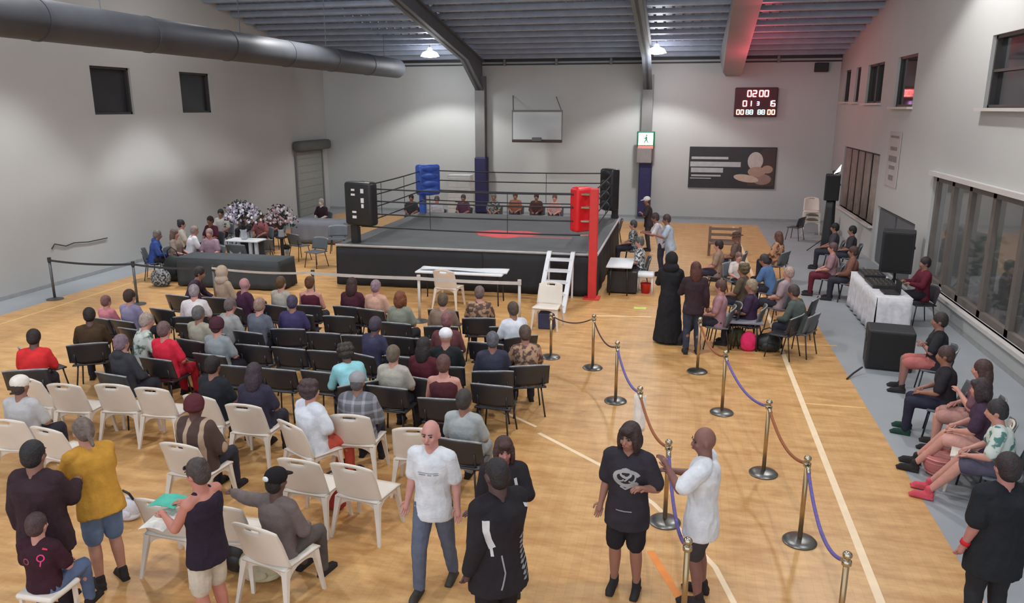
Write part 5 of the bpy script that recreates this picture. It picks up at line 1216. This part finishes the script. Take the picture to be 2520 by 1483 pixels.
for sx in (-1, 1): part('handle', b1((sx*.385, 0, .5), (.015, .2, .08)), BLACKV, bs)
tag(part('tripod_leg', MB().tube([at(2084, 932, .015), at(2100, 918, .06), at(2122, 903, .12)], .016, 8), DARK), 'thin black tripod leg poking out beside the bass speaker', 'stand leg')
# ---------------------------------------------------------------- bench of people at the right wall
t = guest(2312, 790, 'man in a black top with folded arms seated by the right wall', (44, 44, 48), 78, hcol=(48, 38, 38), skin=(146, 104, 94), arms=('cross', 'cross'), bottom='shorts', bcol=(176, 104, 100), vox=.014, g=1.15, h=1.02)
t = guest(2342, 882, 'person in a dark jacket and navy trousers just before the folded arms man', (46, 44, 50), 72, hcol=(70, 52, 50), bcol=(46, 46, 62), shoe=(40, 66, 56), vox=.016, lean=6)
t = guest(2398, 902, 'brown haired woman in a mauve top seated by the right wall', (118, 84, 96), 68, hair='long', hcol=(72, 50, 46), skin=PK, bottom='shorts', bcol=(176, 132, 124), vox=.014, arms=('chest', 'lap'))
t = guest(2414, 958, 'person in a dark purple top and pink skirt nearer along the right wall', (72, 54, 74), 70, hair='bob', hcol=(52, 40, 44), skin=PK, bottom='shorts', bcol=(206, 156, 146), legs='out', vox=.014, lean=10)
t = guest(2452, 1012, 'person in a white and teal top nearest along the right wall', mat('white_teal_print', lin(206, 214, 208), .9, build=blotch(lin(80, 130, 124), 9, .54, .6)), 72, hair='short', hcol=(48, 44, 46), skin=PK, bottom='shorts', bcol=(84, 80, 96), shoe=(206, 84, 96), vox=.014, lean=14, legs='out')
p = at(2318, 1178, 0); bk_ = thing('basket', 'small pink ribbed basket on the grey floor by the seated people', 'basket', (p.x, p.y+.15, 0))
part('bowl', MB().lathe([(0, 0), (.14, 0), (.19, .12), (.2, .28), (.18, .28), (.13, .03), (0, .03)], n=24), rgb(190, 116, 112), bk_, True)
for k in range(5): part('rib', MB().lathe([(.15+.012*k, .03+.05*k), (.168+.012*k, .04+.05*k), (.15+.012*k, .05+.05*k)], n=24), rgb(214, 150, 146), bk_, True)
p = at(2385, 1105, .45); chair('white', p.x+.02, p.y-.1, rad(70), 'white plastic chair by the right wall near the pink basket', None)
bag(2440, 1190, .55, .45, mat('olive_grey_bag', lin(112, 116, 112), .8), 'grey-green bag under the white chair by the right wall')
# ---------------------------------------------------------------- loose items among the chairs
bag(590, 1400, .34, .42, BLACKV, 'black handbag between the two nearest white chairs')
bag(318, 1275, .3, .3, rgb(214, 214, 222), 'white carrier bag on the floor right of the woman in mustard yellow')
bag(645, 1420, .45, .35, rgb(196, 190, 160), 'pale canvas bag under the nearest white chair')
bag(825, 1250, .3, .4, rgb(168, 60, 60), 'dark red bag under the white chair beside the bald man in white', strap=True)

# people on chairs away from the main block keep clear of each other and of the ring
for _ in range(40):
    for i, (p, c) in enumerate(GUESTS):
        for q, c2 in GUESTS[i+1:]:
            d = q.location-p.location; d.z = 0
            if 1e-4 < d.length < .58:
                d = d.normalized()*(.58-d.length)*.3; p.location -= d; q.location += d
        if RY0-.4 < p.location.y < RY1+.4 and -3 < p.location.x < RX1+.62: p.location.x = RX1+.62
for p, c in GUESTS: c.location = (p.location.x, p.location.y, c.location.z)
